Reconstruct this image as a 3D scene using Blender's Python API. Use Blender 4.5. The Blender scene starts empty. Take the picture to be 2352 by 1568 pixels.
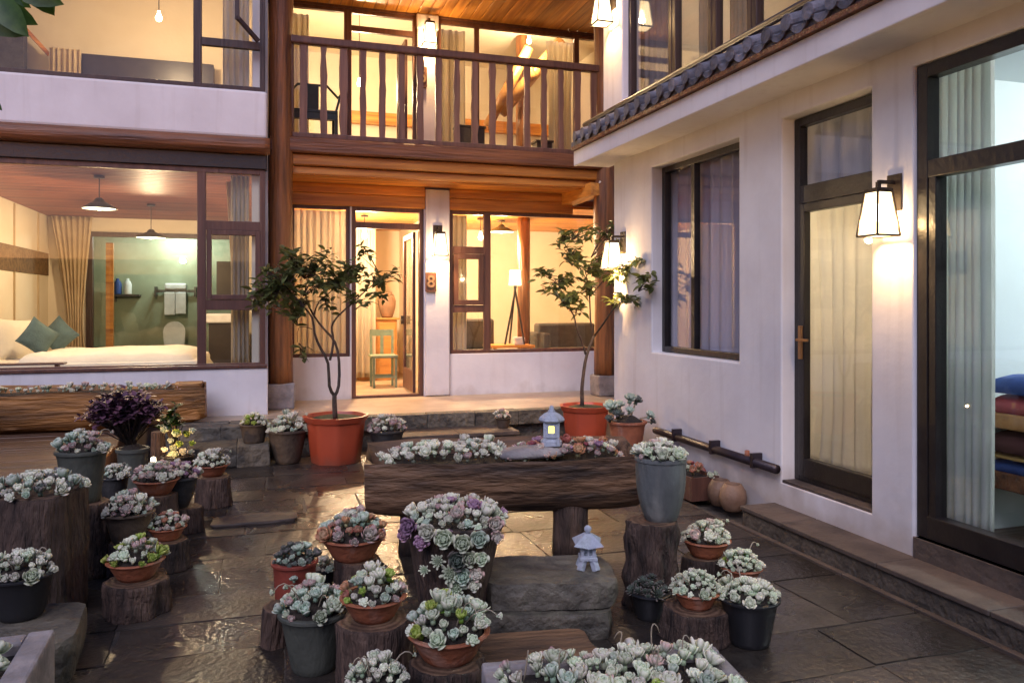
import bpy, bmesh, math, random
from mathutils import Vector, Matrix, noise
random.seed(7)
S = bpy.context.scene
C = bpy.data.collections.new("courtyard"); S.collection.children.link(C)
PI = math.pi
# ------------------------------------------------------------ camera
YAW = math.radians(17.6)
CH = 1.6
cam = bpy.data.cameras.new("camera"); camo = bpy.data.objects.new("camera", cam); C.objects.link(camo)
camo.location = (0, 0, CH); camo.rotation_euler = (PI/2, 0, -YAW)
cam.sensor_width = 36; cam.lens = 36*1800/2352; cam.shift_y = -(784-697)/2352
cam.clip_start = 0.05; cam.clip_end = 500
S.camera = camo
# ------------------------------------------------------------ dusk sky
W = bpy.data.worlds.new("World"); S.world = W; W.use_nodes = True
wt = W.node_tree; wt.nodes.clear()
sky = wt.nodes.new("ShaderNodeTexSky"); sky.sky_type = 'NISHITA'; sky.sun_disc = False
sky.sun_elevation = math.radians(1.5); sky.sun_rotation = math.radians(200)
sky.air_density = 1.0; sky.dust_density = 0.4; sky.ozone_density = 3.0
tint = wt.nodes.new("ShaderNodeMixRGB"); tint.blend_type = 'MULTIPLY'; tint.inputs[0].default_value = 1
tint.inputs[2].default_value = (0.95, 0.82, 1.10, 1)
bg = wt.nodes.new("ShaderNodeBackground"); bg.inputs[1].default_value = 0.15
wo = wt.nodes.new("ShaderNodeOutputWorld")
wt.links.new(sky.outputs[0], tint.inputs[1]); wt.links.new(tint.outputs[0], bg.inputs[0]); wt.links.new(bg.outputs[0], wo.inputs[0])
sl = bpy.data.lights.new("sun", 'SUN'); sl.energy = 0.62; sl.angle = math.radians(40); sl.color = (0.90, 0.84, 1.0)
so = bpy.data.objects.new("sun", sl); C.objects.link(so); so.rotation_euler = (math.radians(48), 0, math.radians(-32))
S.view_settings.view_transform = 'Standard'; S.view_settings.look = 'None'
S.view_settings.exposure = 1.76; S.view_settings.gamma = 1.0; S.view_settings.use_curve_mapping = False
S.cycles.max_bounces = 7; S.cycles.diffuse_bounces = 4; S.cycles.glossy_bounces = 3
S.cycles.transparent_max_bounces = 16; S.cycles.sample_clamp_indirect = 4
S.cycles.caustics_reflective = False; S.cycles.caustics_refractive = False
WARM = (1.0, 0.60, 0.26); WARM2 = (1.0, 0.70, 0.40)
# ------------------------------------------------------------ geometry of the place: where a sight line meets a real plane
SY, CY = math.sin(YAW), math.cos(YAW)
def ray(u, v):
    cu, cv = (u-1176)/1800, (v-697)/1800
    return SY+CY*cu, CY-SY*cu, -cv
def onY(u, v, Y):
    a, b, c = ray(u, v); t = Y/b; return Vector((a*t, Y, CH+c*t))
def onX(u, v, X):
    a, b, c = ray(u, v); t = X/a; return Vector((X, b*t, CH+c*t))
def onZ(u, v, Z):
    a, b, c = ray(u, v); t = (Z-CH)/c; return Vector((a*t, b*t, Z))
def atT(u, v, t):
    a, b, c = ray(u, v); return Vector((a*t, b*t, CH+c*t))
def spot(u, vb, w, z=0.0):
    tf = (CH-z)*1800/(vb-697); k = w/3600*0.9; t = tf/(1-k); r = w/3600*t
    a, b, c = ray(u, vb); return a*t, b*t, t, r
def hz(t, r, v): return CH-(v-697)/1800*(t-0.9*r)
# ------------------------------------------------------------ mesh building
class MB:
    def __init__(s): s.v = []; s.f = []; s.mi = []; s.m = 0
    def add(s, vs, fs):
        n = len(s.v); s.v += [tuple(p) for p in vs]
        for f in fs: s.f.append([i+n for i in f]); s.mi.append(s.m)
        return s
    def box(s, x0, x1, y0, y1, z0, z1, j=0.0):
        r = (lambda: random.uniform(-j, j)) if j else (lambda: 0)
        vs = [(x+r(), y+r(), z+r()) for z in (z0, z1) for y in (y0, y1) for x in (x0, x1)]
        return s.add(vs, [(0,2,3,1),(4,5,7,6),(0,1,5,4),(2,6,7,3),(0,4,6,2),(1,3,7,5)])
    def bar(s, p, q, w, h=None, up=(0,0,1)):
        p, q = Vector(p), Vector(q); d = (q-p); L = d.length; d.normalize(); h = h or w
        u = Vector(up)
        if abs(d.dot(u)) > .95: u = Vector((0,1,0))
        a = d.cross(u).normalized(); b = a.cross(d)
        vs = [c+a*(w/2*i)+b*(h/2*j) for c in (p, q) for i, j in ((-1,-1),(1,-1),(1,1),(-1,1))]
        return s.add(vs, [(0,3,2,1),(4,5,6,7),(0,1,5,4),(1,2,6,5),(2,3,7,6),(3,0,4,7)])
    def tube(s, pts, rs, n=8, cap=True):
        pts = [Vector(p) for p in pts]
        if not isinstance(rs, (list, tuple)): rs = [rs]*len(pts)
        vs = []; ref = None
        for i, p in enumerate(pts):
            d = (pts[min(i+1, len(pts)-1)]-pts[max(i-1, 0)]).normalized()
            if ref is None: ref = Vector((1,0,0)) if abs(d.x) < .8 else Vector((0,1,0))
            a = (ref-d*ref.dot(d)).normalized(); ref = a; b = d.cross(a)
            vs += [p+(a*math.cos(2*PI*k/n)+b*math.sin(2*PI*k/n))*rs[i] for k in range(n)]
        fs = []
        for i in range(len(pts)-1):
            for k in range(n):
                k2 = (k+1) % n; fs.append((i*n+k, i*n+k2, (i+1)*n+k2, (i+1)*n+k))
        if cap: fs += [tuple(range(n))[::-1], tuple(range((len(pts)-1)*n, len(pts)*n))]
        return s.add(vs, fs)
    def lathe(s, prof, n=28, fn=None, c=(0,0,0)):
        vs = []
        for i, (r, z) in enumerate(prof):
            for k in range(n):
                a = 2*PI*k/n; rr = r*(fn(a, z) if fn else 1)
                vs.append((c[0]+rr*math.cos(a), c[1]+rr*math.sin(a), c[2]+z))
        fs = []
        for i in range(len(prof)-1):
            for k in range(n):
                k2 = (k+1) % n; fs.append((i*n+k, i*n+k2, (i+1)*n+k2, (i+1)*n+k))
        if prof[0][0] > 1e-5: fs.append(tuple(range(n))[::-1])
        if prof[-1][0] > 1e-5: fs.append(tuple(range((len(prof)-1)*n, len(prof)*n)))
        return s.add(vs, fs)
def mesh_of(mb, name, mats, smooth=False, shift=None):
    me = bpy.data.meshes.new(name)
    vs = mb.v if shift is None else [(a-shift[0], b-shift[1], c-shift[2]) for a, b, c in mb.v]
    me.from_pydata(vs, [], mb.f)
    for m in (mats if isinstance(mats, (list, tuple)) else [mats]): me.materials.append(m)
    if max(mb.mi or [0]) > 0: me.polygons.foreach_set("material_index", mb.mi)
    if smooth: me.polygons.foreach_set("use_smooth", [True]*len(me.polygons))
    me.update(); return me
def put(name, me, parent=None, loc=(0,0,0), rot=(0,0,0), sc=1.0):
    o = bpy.data.objects.new(name, me); C.objects.link(o)
    if parent: o.parent = parent
    o.location = loc; o.rotation_euler = rot
    o.scale = (sc, sc, sc) if isinstance(sc, (int, float)) else sc
    return o
def obj(name, mb, mat, parent=None, smooth=False, bevel=0, world=False, loc=(0,0,0), rot=(0,0,0), auto=None):
    sh = None
    if world and parent is not None:
        p = parent; sh = Vector((0,0,0))
        while p is not None: sh = sh+p.location; p = p.parent
    o = put(name, mesh_of(mb, name, mat, smooth, sh), parent, loc, rot)
    if bevel:
        m = o.modifiers.new("bevel", 'BEVEL'); m.width = bevel; m.segments = 2; m.limit_method = 'ANGLE'; m.angle_limit = math.radians(35)
    if auto: 
        bmm = bmesh.new(); bmm.from_mesh(o.data)
        for e in bmm.edges:
            if len(e.link_faces) == 2 and e.calc_face_angle(0) > math.radians(auto): e.smooth = False
        for f in bmm.faces: f.smooth = True
        bmm.to_mesh(o.data); bmm.free()
    return o
def thing(name, label, cat, loc=(0,0,0), rotz=0, group=None):
    o = bpy.data.objects.new(name, None); C.objects.link(o); o.empty_display_size = .1
    o.location = loc; o.rotation_euler = (0,0,rotz)
    o['label'] = label; o['category'] = cat
    if group: o['group'] = group
    return o
def struct(o, label=None):
    o['kind'] = 'structure'
    if label: o['label'] = label
    return o
def tag(o, label, cat, group=None, kind=None):
    o['label'] = label; o['category'] = cat
    if group: o['group'] = group
    if kind: o['kind'] = kind
    return o
def wallmb(mb, axis, a0, a1, z0, z1, d0, d1, holes=()):
    """a wall with openings: runs along axis from a0 to a1, thickness d0..d1"""
    A = sorted(set([a0, a1]+[min(max(h[i], a0), a1) for h in holes for i in (0, 1)]))
    Z = sorted(set([z0, z1]+[min(max(h[i], z0), z1) for h in holes for i in (2, 3)]))
    def full(i, k):
        if i < 0 or k < 0 or i >= len(A)-1 or k >= len(Z)-1: return False
        a, z = (A[i]+A[i+1])/2, (Z[k]+Z[k+1])/2
        return not any(h[0] < a < h[1] and h[2] < z < h[3] for h in holes)
    idx = {}
    def V(a, d, z):
        key = (round(a, 5), round(d, 5), round(z, 5))
        if key not in idx:
            idx[key] = len(mb.v); mb.v.append((a, d, z) if axis == 'x' else (d, a, z))
        return idx[key]
    def F(*q):
        q = list(q)
        if axis == 'y': q.reverse()
        mb.f.append(q); mb.mi.append(mb.m)
    for i in range(len(A)-1):
        for k in range(len(Z)-1):
            if not full(i, k): continue
            a, b, z, w = A[i], A[i+1], Z[k], Z[k+1]
            F(V(a,d0,z), V(b,d0,z), V(b,d0,w), V(a,d0,w)); F(V(b,d1,z), V(a,d1,z), V(a,d1,w), V(b,d1,w))
            if not full(i-1, k): F(V(a,d1,z), V(a,d0,z), V(a,d0,w), V(a,d1,w))
            if not full(i+1, k): F(V(b,d0,z), V(b,d1,z), V(b,d1,w), V(b,d0,w))
            if not full(i, k-1): F(V(a,d1,z), V(b,d1,z), V(b,d0,z), V(a,d0,z))
            if not full(i, k+1): F(V(a,d0,w), V(b,d0,w), V(b,d1,w), V(a,d1,w))
    return mb
# ------------------------------------------------------------ materials
def rgba(c): return (c[0], c[1], c[2], 1)
def mk(name, c1, c2=None, scale=4, rough=.6, bump=0, bscale=30, stretch=(1,1,1), detail=5, metal=0, r2=None, rnd=0, spec=.5, contrast=(.35,.65), trans=0):
    m = bpy.data.materials.new(name); m.use_nodes = True; nt = m.node_tree; N = nt.nodes; L = nt.links
    b = N["Principled BSDF"]; b.inputs["Roughness"].default_value = rough; b.inputs["Metallic"].default_value = metal
    b.inputs["Specular IOR Level"].default_value = spec
    tc = N.new("ShaderNodeTexCoord"); mp = N.new("ShaderNodeMapping"); mp.inputs["Scale"].default_value = stretch
    src = tc.outputs["Object"]
    oi = N.new("ShaderNodeObjectInfo")
    if rnd:
        va = N.new("ShaderNodeVectorMath"); va.operation = 'ADD'; mu = N.new("ShaderNodeMath"); mu.operation = 'MULTIPLY'; mu.inputs[1].default_value = 37
        L.new(oi.outputs["Random"], mu.inputs[0]); L.new(src, va.inputs[0]); L.new(mu.outputs[0], va.inputs[1]); src = va.outputs[0]
    L.new(src, mp.inputs[0])
    nz = N.new("ShaderNodeTexNoise"); nz.inputs["Scale"].default_value = scale; nz.inputs["Detail"].default_value = detail
    nz.inputs["Roughness"].default_value = .6; L.new(mp.outputs[0], nz.inputs[0])
    if c2 is None: c2 = tuple(x*.8 for x in c1)
    cr = N.new("ShaderNodeValToRGB"); cr.color_ramp.elements[0].position = contrast[0]; cr.color_ramp.elements[1].position = contrast[1]
    cr.color_ramp.elements[0].color = rgba(c2); cr.color_ramp.elements[1].color = rgba(c1)
    L.new(nz.outputs["Fac"], cr.inputs[0]); col = cr.outputs[0]
    if rnd:
        hs = N.new("ShaderNodeHueSaturation"); mr = N.new("ShaderNodeMapRange"); mr.inputs[3].default_value = 1-rnd; mr.inputs[4].default_value = 1+rnd
        L.new(oi.outputs["Random"], mr.inputs[0]); L.new(mr.outputs[0], hs.inputs["Value"]); L.new(col, hs.inputs["Color"]); col = hs.outputs[0]
    L.new(col, b.inputs["Base Color"])
    if r2 is not None:
        mr = N.new("ShaderNodeMapRange"); mr.inputs[1].default_value = .35; mr.inputs[2].default_value = .65; mr.inputs[3].default_value = rough; mr.inputs[4].default_value = r2
        n3 = N.new("ShaderNodeTexNoise"); n3.inputs["Scale"].default_value = scale*.6; n3.inputs["Detail"].default_value = 4; L.new(mp.outputs[0], n3.inputs[0])
        L.new(n3.outputs["Fac"], mr.inputs[0]); L.new(mr.outputs[0], b.inputs["Roughness"])
    if bump:
        n2 = N.new("ShaderNodeTexNoise"); n2.inputs["Scale"].default_value = bscale; n2.inputs["Detail"].default_value = 6; L.new(mp.outputs[0], n2.inputs[0])
        bp = N.new("ShaderNodeBump"); bp.inputs["Strength"].default_value = min(1, bump); bp.inputs["Distance"].default_value = .02*max(1, bump)
        L.new(n2.outputs["Fac"], bp.inputs["Height"]); L.new(bp.outputs[0], b.inputs["Normal"])
    if trans:
        b.inputs["Transmission Weight"].default_value = 0
        tr = N.new("ShaderNodeBsdfTranslucent"); L.new(col, tr.inputs[0]); mx = N.new("ShaderNodeMixShader"); mx.inputs[0].default_value = trans
        L.new(b.outputs[0], mx.inputs[1]); L.new(tr.outputs[0], mx.inputs[2]); L.new(mx.outputs[0], N["Material Output"].inputs[0])
    return m
def emis(name, col, st, base=None, see=0.0):
    m = bpy.data.materials.new(name); m.use_nodes = True; nt = m.node_tree; N = nt.nodes; L = nt.links
    for n in list(N):
        if n.type != 'OUTPUT_MATERIAL': N.remove(n)
    e = N.new("ShaderNodeEmission"); e.inputs[0].default_value = rgba(col); e.inputs[1].default_value = st
    out = e.outputs[0]
    if see:
        t = N.new("ShaderNodeBsdfTransparent"); mx = N.new("ShaderNodeMixShader"); mx.inputs[0].default_value = see
        L.new(e.outputs[0], mx.inputs[1]); L.new(t.outputs[0], mx.inputs[2]); out = mx.outputs[0]
    L.new(out, N["Material Output"].inputs[0]); return m
def glassmat(name, tint=(.93,.95,.94), rough=.01, refl=1.0):
    m = bpy.data.materials.new(name); m.use_nodes = True; nt = m.node_tree; N = nt.nodes; L = nt.links
    for n in list(N):
        if n.type != 'OUTPUT_MATERIAL': N.remove(n)
    g = N.new("ShaderNodeBsdfGlossy"); g.inputs["Roughness"].default_value = rough; t = N.new("ShaderNodeBsdfTransparent"); t.inputs[0].default_value = rgba(tint)
    fr = N.new("ShaderNodeFresnel"); ge = N.new("ShaderNodeNewGeometry"); mr = N.new("ShaderNodeMapRange"); mr.inputs[3].default_value = 1.5; mr.inputs[4].default_value = 1/1.5
    L.new(ge.outputs["Backfacing"], mr.inputs[0]); L.new(mr.outputs[0], fr.inputs[0])
    mu = N.new("ShaderNodeMath"); mu.operation = 'MULTIPLY'; mu.inputs[1].default_value = refl; L.new(fr.outputs[0], mu.inputs[0])
    mx = N.new("ShaderNodeMixShader"); L.new(mu.outputs[0], mx.inputs[0]); L.new(t.outputs[0], mx.inputs[1]); L.new(g.outputs[0], mx.inputs[2])
    L.new(mx.outputs[0], N["Material Output"].inputs[0]); return m
def succmat(name, base, tip, mid=None):
    m = bpy.data.materials.new(name); m.use_nodes = True; nt = m.node_tree; N = nt.nodes; L = nt.links
    b = N["Principled BSDF"]; b.inputs["Roughness"].default_value = .5; b.inputs["Subsurface Weight"].default_value = .0
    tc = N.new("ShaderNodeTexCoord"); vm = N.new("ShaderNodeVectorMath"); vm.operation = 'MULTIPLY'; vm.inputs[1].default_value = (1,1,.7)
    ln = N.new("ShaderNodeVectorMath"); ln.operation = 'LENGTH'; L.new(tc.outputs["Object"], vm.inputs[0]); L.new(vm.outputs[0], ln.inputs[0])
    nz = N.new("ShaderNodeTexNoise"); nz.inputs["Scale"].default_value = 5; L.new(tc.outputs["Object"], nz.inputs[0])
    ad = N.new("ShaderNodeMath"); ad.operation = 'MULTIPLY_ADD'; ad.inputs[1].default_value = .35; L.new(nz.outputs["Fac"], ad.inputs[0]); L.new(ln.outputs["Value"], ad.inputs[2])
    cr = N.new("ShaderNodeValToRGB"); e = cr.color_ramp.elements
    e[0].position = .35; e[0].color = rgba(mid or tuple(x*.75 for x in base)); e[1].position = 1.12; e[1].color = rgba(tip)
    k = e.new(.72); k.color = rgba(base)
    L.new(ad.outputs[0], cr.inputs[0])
    oi = N.new("ShaderNodeObjectInfo"); hs = N.new("ShaderNodeHueSaturation"); mr = N.new("ShaderNodeMapRange"); mr.inputs[3].default_value = .75; mr.inputs[4].default_value = 1.2
    mh = N.new("ShaderNodeMapRange"); mh.inputs[3].default_value = .485; mh.inputs[4].default_value = .52
    L.new(oi.outputs["Random"], mr.inputs[0]); L.new(mr.outputs[0], hs.inputs["Value"]); L.new(oi.outputs["Random"], mh.inputs[0]); L.new(mh.outputs[0], hs.inputs["Hue"])
    L.new(cr.outputs[0], hs.inputs["Color"]); L.new(hs.outputs[0], b.inputs["Base Color"]); return m
def wood(name, c1, c2, axis='x', rough=.5, bump=.5, rnd=0, k=1.0):
    st = {'x': (.35,6,6), 'y': (6,.35,6), 'z': (6,6,.35)}[axis]; st = tuple(a*k for a in st)
    return mk(name, c1, c2, scale=2.6, rough=rough, bump=bump, bscale=7, stretch=st, detail=8, rnd=rnd, contrast=(.3,.7))
M = {}
M['plaster'] = mk('white_plaster', (.80,.78,.78), (.69,.66,.66), 1.3, .85, .16, 9, detail=8)
M['plaster_in'] = mk('interior_plaster', (.78,.71,.58), (.72,.64,.50), 1.2, .8, .1, 20)
M['frame'] = wood('dark_frame_wood', (.060,.032,.024), (.030,.016,.014), 'z', .4, .3)
M['frame_red'] = wood('red_brown_frame_wood', (.15,.068,.045), (.075,.033,.024), 'z', .42, .35)
M['baluster'] = wood('baluster_wood', (.23,.115,.075), (.11,.05,.033), 'z', .45, .35)
M['frame_black'] = mk('black_frame_paint', (.022,.018,.017), (.014,.011,.011), 5, .32, .15, 30)
M['log'] = wood('log_brown_x', (.27,.10,.035), (.07,.026,.014), 'x', .45, .8)
M['logz'] = wood('log_brown_z', (.37,.145,.045), (.06,.024,.013), 'z', .42, .8)
M['orangex'] = wood('orange_pine_x', (.76,.33,.06), (.34,.11,.022), 'x', .4, .4, rnd=.22)
M['orangey'] = wood('orange_pine_y', (.80,.37,.07), (.40,.14,.025), 'y', .4, .4, rnd=.22)
M['redx'] = wood('red_pine_x', (.34,.12,.06), (.18,.055,.028), 'x', .5, .4, rnd=.2)
M['deck'] = wood('deck_wood', (.15,.085,.05), (.07,.038,.024), 'x', .35, .5, rnd=.25)
M['barkz'] = mk('stump_bark', (.125,.075,.052), (.026,.016,.012), 3.4, .8, 2.6, 12, stretch=(5,5,.8), detail=8, rnd=.3)
M['cut'] = mk('stump_cut_top', (.21,.125,.075), (.09,.05,.03), 9, .75, .5, 30, rnd=.2)
M['trough'] = mk('trough_wood', (.22,.118,.060), (.040,.024,.017), 2.2, .66, 1.4, 6, stretch=(.9,4,4), detail=9)
M['stone'] = mk('grey_stone', (.155,.135,.10), (.055,.049,.040), 6, .65, 2.2, 12, rnd=.2, detail=9)
M['stonelight'] = mk('pale_stone', (.36,.32,.31), (.20,.18,.175), 6, .8, .8, 20, detail=9)
M['slate'] = mk('wet_slate', (.052,.042,.034), (.019,.015,.013), 3.4, .17, .42, 30, rnd=.40, detail=9, r2=.44, spec=.85)
M['joint'] = mk('mortar_joint', (.13,.105,.08), (.05,.042,.034), 8, .6, .9, 30)
M['ledge'] = mk('ledge_stone', (.115,.086,.068), (.055,.041,.034), 4, .65, .6, 18, rnd=.15, detail=8)
M['porch'] = mk('porch_floor', (.46,.37,.27), (.34,.26,.18), 3, .4, .3, 20)
M['terra'] = mk('terracotta', (.42,.135,.058), (.27,.085,.04), 6, .7, .35, 40, rnd=.12)
M['plastic'] = mk('red_plastic', (.50,.085,.035), (.42,.07,.03), 3, .38, .05, 20)
M['redclay'] = mk('red_clay', (.30,.06,.035), (.2,.04,.025), 5, .5, .3, 30)
M['greenpot'] = mk('grey_green_clay', (.085,.088,.068), (.04,.042,.034), 3.5, .55, .5, 25, stretch=(1,1,.5), detail=8, rnd=.2)
M['ceramic'] = mk('grey_ceramic', (.165,.175,.165), (.085,.09,.085), 3.5, .6, .5, 25, stretch=(1,1,.5), detail=8)
M['darkpot'] = mk('dark_glazed_clay', (.052,.05,.046), (.026,.025,.025), 4, .45, .4, 25, rnd=.2)
M['blackpot'] = mk('black_plastic', (.018,.018,.020), (.012,.012,.013), 4, .4, .1, 30)
M['brownpot'] = mk('brown_earthenware', (.12,.085,.055), (.06,.042,.03), 5, .6, .5, 25, rnd=.2)
M['jar'] = mk('earthen_jar', (.27,.165,.10), (.16,.09,.055), 4, .6, .4, 25, rnd=.2)
def cut_rings(m):
    nt = m.node_tree; N = nt.nodes; L = nt.links; b = N["Principled BSDF"]; src = b.inputs["Base Color"].links[0].from_socket
    w = N.new("ShaderNodeTexWave"); w.wave_type = 'RINGS'; w.rings_direction = 'Z'; w.inputs["Scale"].default_value = 11; w.inputs["Distortion"].default_value = 3; w.inputs["Detail"].default_value = 3; w.inputs["Detail Scale"].default_value = 1.2
    tc = N.new("ShaderNodeTexCoord"); L.new(tc.outputs["Object"], w.inputs[0]); mx = N.new("ShaderNodeMixRGB"); mx.blend_type = 'MULTIPLY'; mx.inputs[2].default_value = (.45,.40,.36,1)
    L.new(w.outputs["Fac"], mx.inputs[0]); L.new(src, mx.inputs[1]); L.new(mx.outputs[0], b.inputs["Base Color"])
cut_rings(M['cut'])
def weather(m, col, zlo, zhi, amt=.8, sc=3.0, streak=0):
    """splash dirt with a ragged top edge, and thin run marks"""
    nt = m.node_tree; N = nt.nodes; L = nt.links; b = N["Principled BSDF"]; src = b.inputs["Base Color"].links[0].from_socket
    ge = N.new("ShaderNodeNewGeometry"); sp = N.new("ShaderNodeSeparateXYZ"); L.new(ge.outputs["Position"], sp.inputs[0])
    nz = N.new("ShaderNodeTexNoise"); nz.inputs["Scale"].default_value = sc; nz.inputs["Detail"].default_value = 8; L.new(ge.outputs["Position"], nz.inputs[0])
    ma = N.new("ShaderNodeMath"); ma.operation = 'MULTIPLY_ADD'; ma.inputs[1].default_value = -(zhi-zlo)*2.2; L.new(nz.outputs["Fac"], ma.inputs[0]); L.new(sp.outputs["Z"], ma.inputs[2])
    mr = N.new("ShaderNodeMapRange"); mr.inputs[1].default_value = zlo-(zhi-zlo)*1.1; mr.inputs[2].default_value = zhi-(zhi-zlo)*1.1; mr.inputs[3].default_value = amt; mr.inputs[4].default_value = 0; L.new(ma.outputs[0], mr.inputs[0])
    mx = N.new("ShaderNodeMixRGB"); mx.inputs[2].default_value = rgba(col); L.new(mr.outputs[0], mx.inputs[0]); L.new(src, mx.inputs[1]); out = mx.outputs[0]
    if streak:
        mp = N.new("ShaderNodeMapping"); mp.inputs["Scale"].default_value = (7,7,.45); L.new(ge.outputs["Position"], mp.inputs[0]); n2 = N.new("ShaderNodeTexNoise"); n2.inputs["Scale"].default_value = 1.5; n2.inputs["Detail"].default_value = 6; L.new(mp.outputs[0], n2.inputs[0])
        m2 = N.new("ShaderNodeMapRange"); m2.inputs[1].default_value = .55; m2.inputs[2].default_value = .75; m2.inputs[3].default_value = 0; m2.inputs[4].default_value = streak; L.new(n2.outputs["Fac"], m2.inputs[0])
        m3 = N.new("ShaderNodeMixRGB"); m3.inputs[2].default_value = rgba(col); L.new(m2.outputs[0], m3.inputs[0]); L.new(out, m3.inputs[1]); out = m3.outputs[0]
    L.new(out, b.inputs["Base Color"])
M['soil'] = mk('soil', (.045,.032,.022), (.018,.013,.010), 20, .9, 1.0, 60)
M['moss'] = mk('mossy_soil', (.07,.085,.03), (.03,.028,.015), 18, .9, 1.0, 60)
M['granite'] = mk('lantern_granite', (.46,.49,.56), (.36,.39,.45), 40, .8, .4, 90)
M['rooftile'] = mk('grey_roof_tile', (.20,.20,.24), (.08,.08,.10), 7, .75, .8, 25, rnd=.25, detail=8)
M['metal'] = mk('dark_bronze', (.06,.042,.03), (.035,.025,.02), 8, .4, .2, 40, metal=.5)
M['gutter'] = mk('gutter_metal', (.05,.035,.04), (.03,.02,.024), 8, .4, .1, 40, metal=.4)
M['brass'] = mk('brass', (.45,.25,.12), (.35,.18,.08), 8, .35, .1, 40, metal=.8)
M['pipe'] = mk('white_pipe', (.75,.7,.62), None, 4, .4)
M['glass'] = glassmat('window_glass', (.95,.96,.95), .012, 1.0)
M['darkglass'] = glassmat('dark_window_glass', (.90,.90,.92), .02, 1.0)
M['curtain'] = mk('sheer_curtain', (.72,.66,.55), (.6,.54,.45), 3, .9, .1, 30, stretch=(1,1,.2), trans=.55)
M['curtain_tan'] = mk('tan_curtain', (.74,.61,.42), (.62,.49,.32), 3, .9, .1, 30, trans=.3)
M['curtain_green'] = mk('pale_green_sheer', (.84,.85,.81), (.74,.76,.72), 3, .9, .1, 30, trans=.65)
M['sheer_grey'] = mk('grey_sheer', (.80,.77,.80), (.50,.48,.52), 2, .9, .1, 30, stretch=(1,3,.1))
M['sheer_white'] = mk('white_sheer', (.80,.76,.68), (.70,.66,.58), 1.2, .9, .1, 30, trans=.6)
M['curtain_grey'] = mk('grey_curtain', (.40,.37,.38), (.22,.20,.21), 2, .9, .1, 30, stretch=(1,4,.1), trans=.25)
M['linen'] = mk('cream_linen', (.82,.76,.62), (.75,.68,.54), 4, .9, .4, 12)
M['white'] = mk('white_cloth', (.82,.83,.85), None, 4, .8, .2, 20)
M['teal'] = mk('teal_cushion', (.10,.16,.16), (.07,.11,.11), 8, .9, .4, 60)
M['bluefab'] = mk('blue_quilt', (.03,.08,.32), (.02,.05,.2), 5, .6, .4, 14)
M['redfab'] = mk('red_quilt', (.45,.06,.07), (.28,.03,.04), 5, .6, .4, 14)
M['maroon'] = mk('maroon_quilt', (.10,.03,.03), None, 5, .8, .3, 14)
M['yellowfab'] = mk('ochre_quilt', (.42,.26,.08), None, 5, .8, .3, 14)
M['green_wall'] = mk('green_bath_plaster', (.34,.39,.28), (.24,.27,.18), 1.2, .5, .2, 8)
M['brownband'] = mk('patterned_brown_band', (.20,.12,.05), (.09,.05,.02), 18, .8, .3, 30)
M['dark'] = mk('dark_panel', (.05,.04,.035), (.035,.028,.025), 4, .35)
M['grey_in'] = mk('grey_upholstery', (.10,.09,.075), (.07,.06,.05), 10, .8, .3, 40)
M['coolwall'] = mk('cool_interior_wall', (.70,.76,.76), (.66,.72,.72), 2, .8)
M['chair'] = mk('dark_green_lacquer', (.035,.055,.05), (.02,.03,.028), 5, .35, .1, 20)
M['stool'] = mk('green_blue_paint', (.22,.30,.22), (.14,.2,.15), 6, .5, .2, 20)
M['cabinet'] = wood('honey_cabinet', (.48,.24,.07), (.32,.14,.04), 'x', .4, .2)
M['leaf'] = mk('tree_leaf', (.20,.23,.075), (.10,.125,.04), 6, .3, 0, rnd=.55, trans=.35)
M['leafbig'] = mk('broad_leaf', (.06,.12,.02), (.03,.07,.012), 4, .4, 0, rnd=.3, trans=.3)
M['ink'] = mk('carved_pale_wood', (.26,.16,.09), (.18,.11,.06), 6, .7)
M['purple'] = mk('purple_leaf', (.21,.09,.13), (.09,.045,.075), 5, .5, 0, rnd=.4)
M['trunk'] = mk('trunk_bark', (.09,.062,.045), (.04,.028,.022), 14, .8, .7, 40)
M['stalk'] = mk('flower_stalk', (.36,.30,.22), (.30,.24,.17), 8, .6)
M['bulb'] = emis('lit_bulb', (1,.80,.50), 14)
M['lampglass'] = emis('lit_lantern_glass', (1,.70,.36), 2.2, see=.5)
M['lampshade'] = emis('lit_shade', (1,.74,.38), 3.0)
M['paleshade'] = emis('lit_shade_underside', (1,.86,.58), 2.6)
M['enamel'] = mk('enamel_shade', (.05,.06,.04), (.035,.04,.03), 6, .35)
M['coollamp'] = emis('cool_spot', (.75,.95,1.0), 10)
M['windowglow'] = emis('lantern_yellow_window', (1,.78,.10), 1.5)
weather(M['plaster'], (.42,.35,.29), .10, .42, .7, 4, .22)
weather(M['terra'], (.50,.36,.28), -1, -.9, 0, 4, .5); weather(M['ceramic'], (.30,.29,.25), -1, -.9, 0, 4, .55); weather(M['plastic'], (.30,.10,.06), .0, .10, .6, 9, .15)
weather(M['granite'], (.20,.20,.18), -1, -.9, 0, 20, .5)
SU = {
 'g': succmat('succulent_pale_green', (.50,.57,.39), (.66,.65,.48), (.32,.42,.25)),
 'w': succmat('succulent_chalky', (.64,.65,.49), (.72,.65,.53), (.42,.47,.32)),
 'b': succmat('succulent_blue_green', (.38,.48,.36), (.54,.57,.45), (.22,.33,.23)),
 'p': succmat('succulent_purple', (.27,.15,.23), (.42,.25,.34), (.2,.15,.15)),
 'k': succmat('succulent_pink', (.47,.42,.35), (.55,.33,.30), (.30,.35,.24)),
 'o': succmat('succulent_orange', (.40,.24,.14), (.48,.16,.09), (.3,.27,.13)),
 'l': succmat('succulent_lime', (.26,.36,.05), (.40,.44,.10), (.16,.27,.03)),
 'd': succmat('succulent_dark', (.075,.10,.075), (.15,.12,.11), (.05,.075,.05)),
 'r': succmat('succulent_red', (.30,.07,.07), (.42,.09,.09), (.22,.12,.08)),
}
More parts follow.
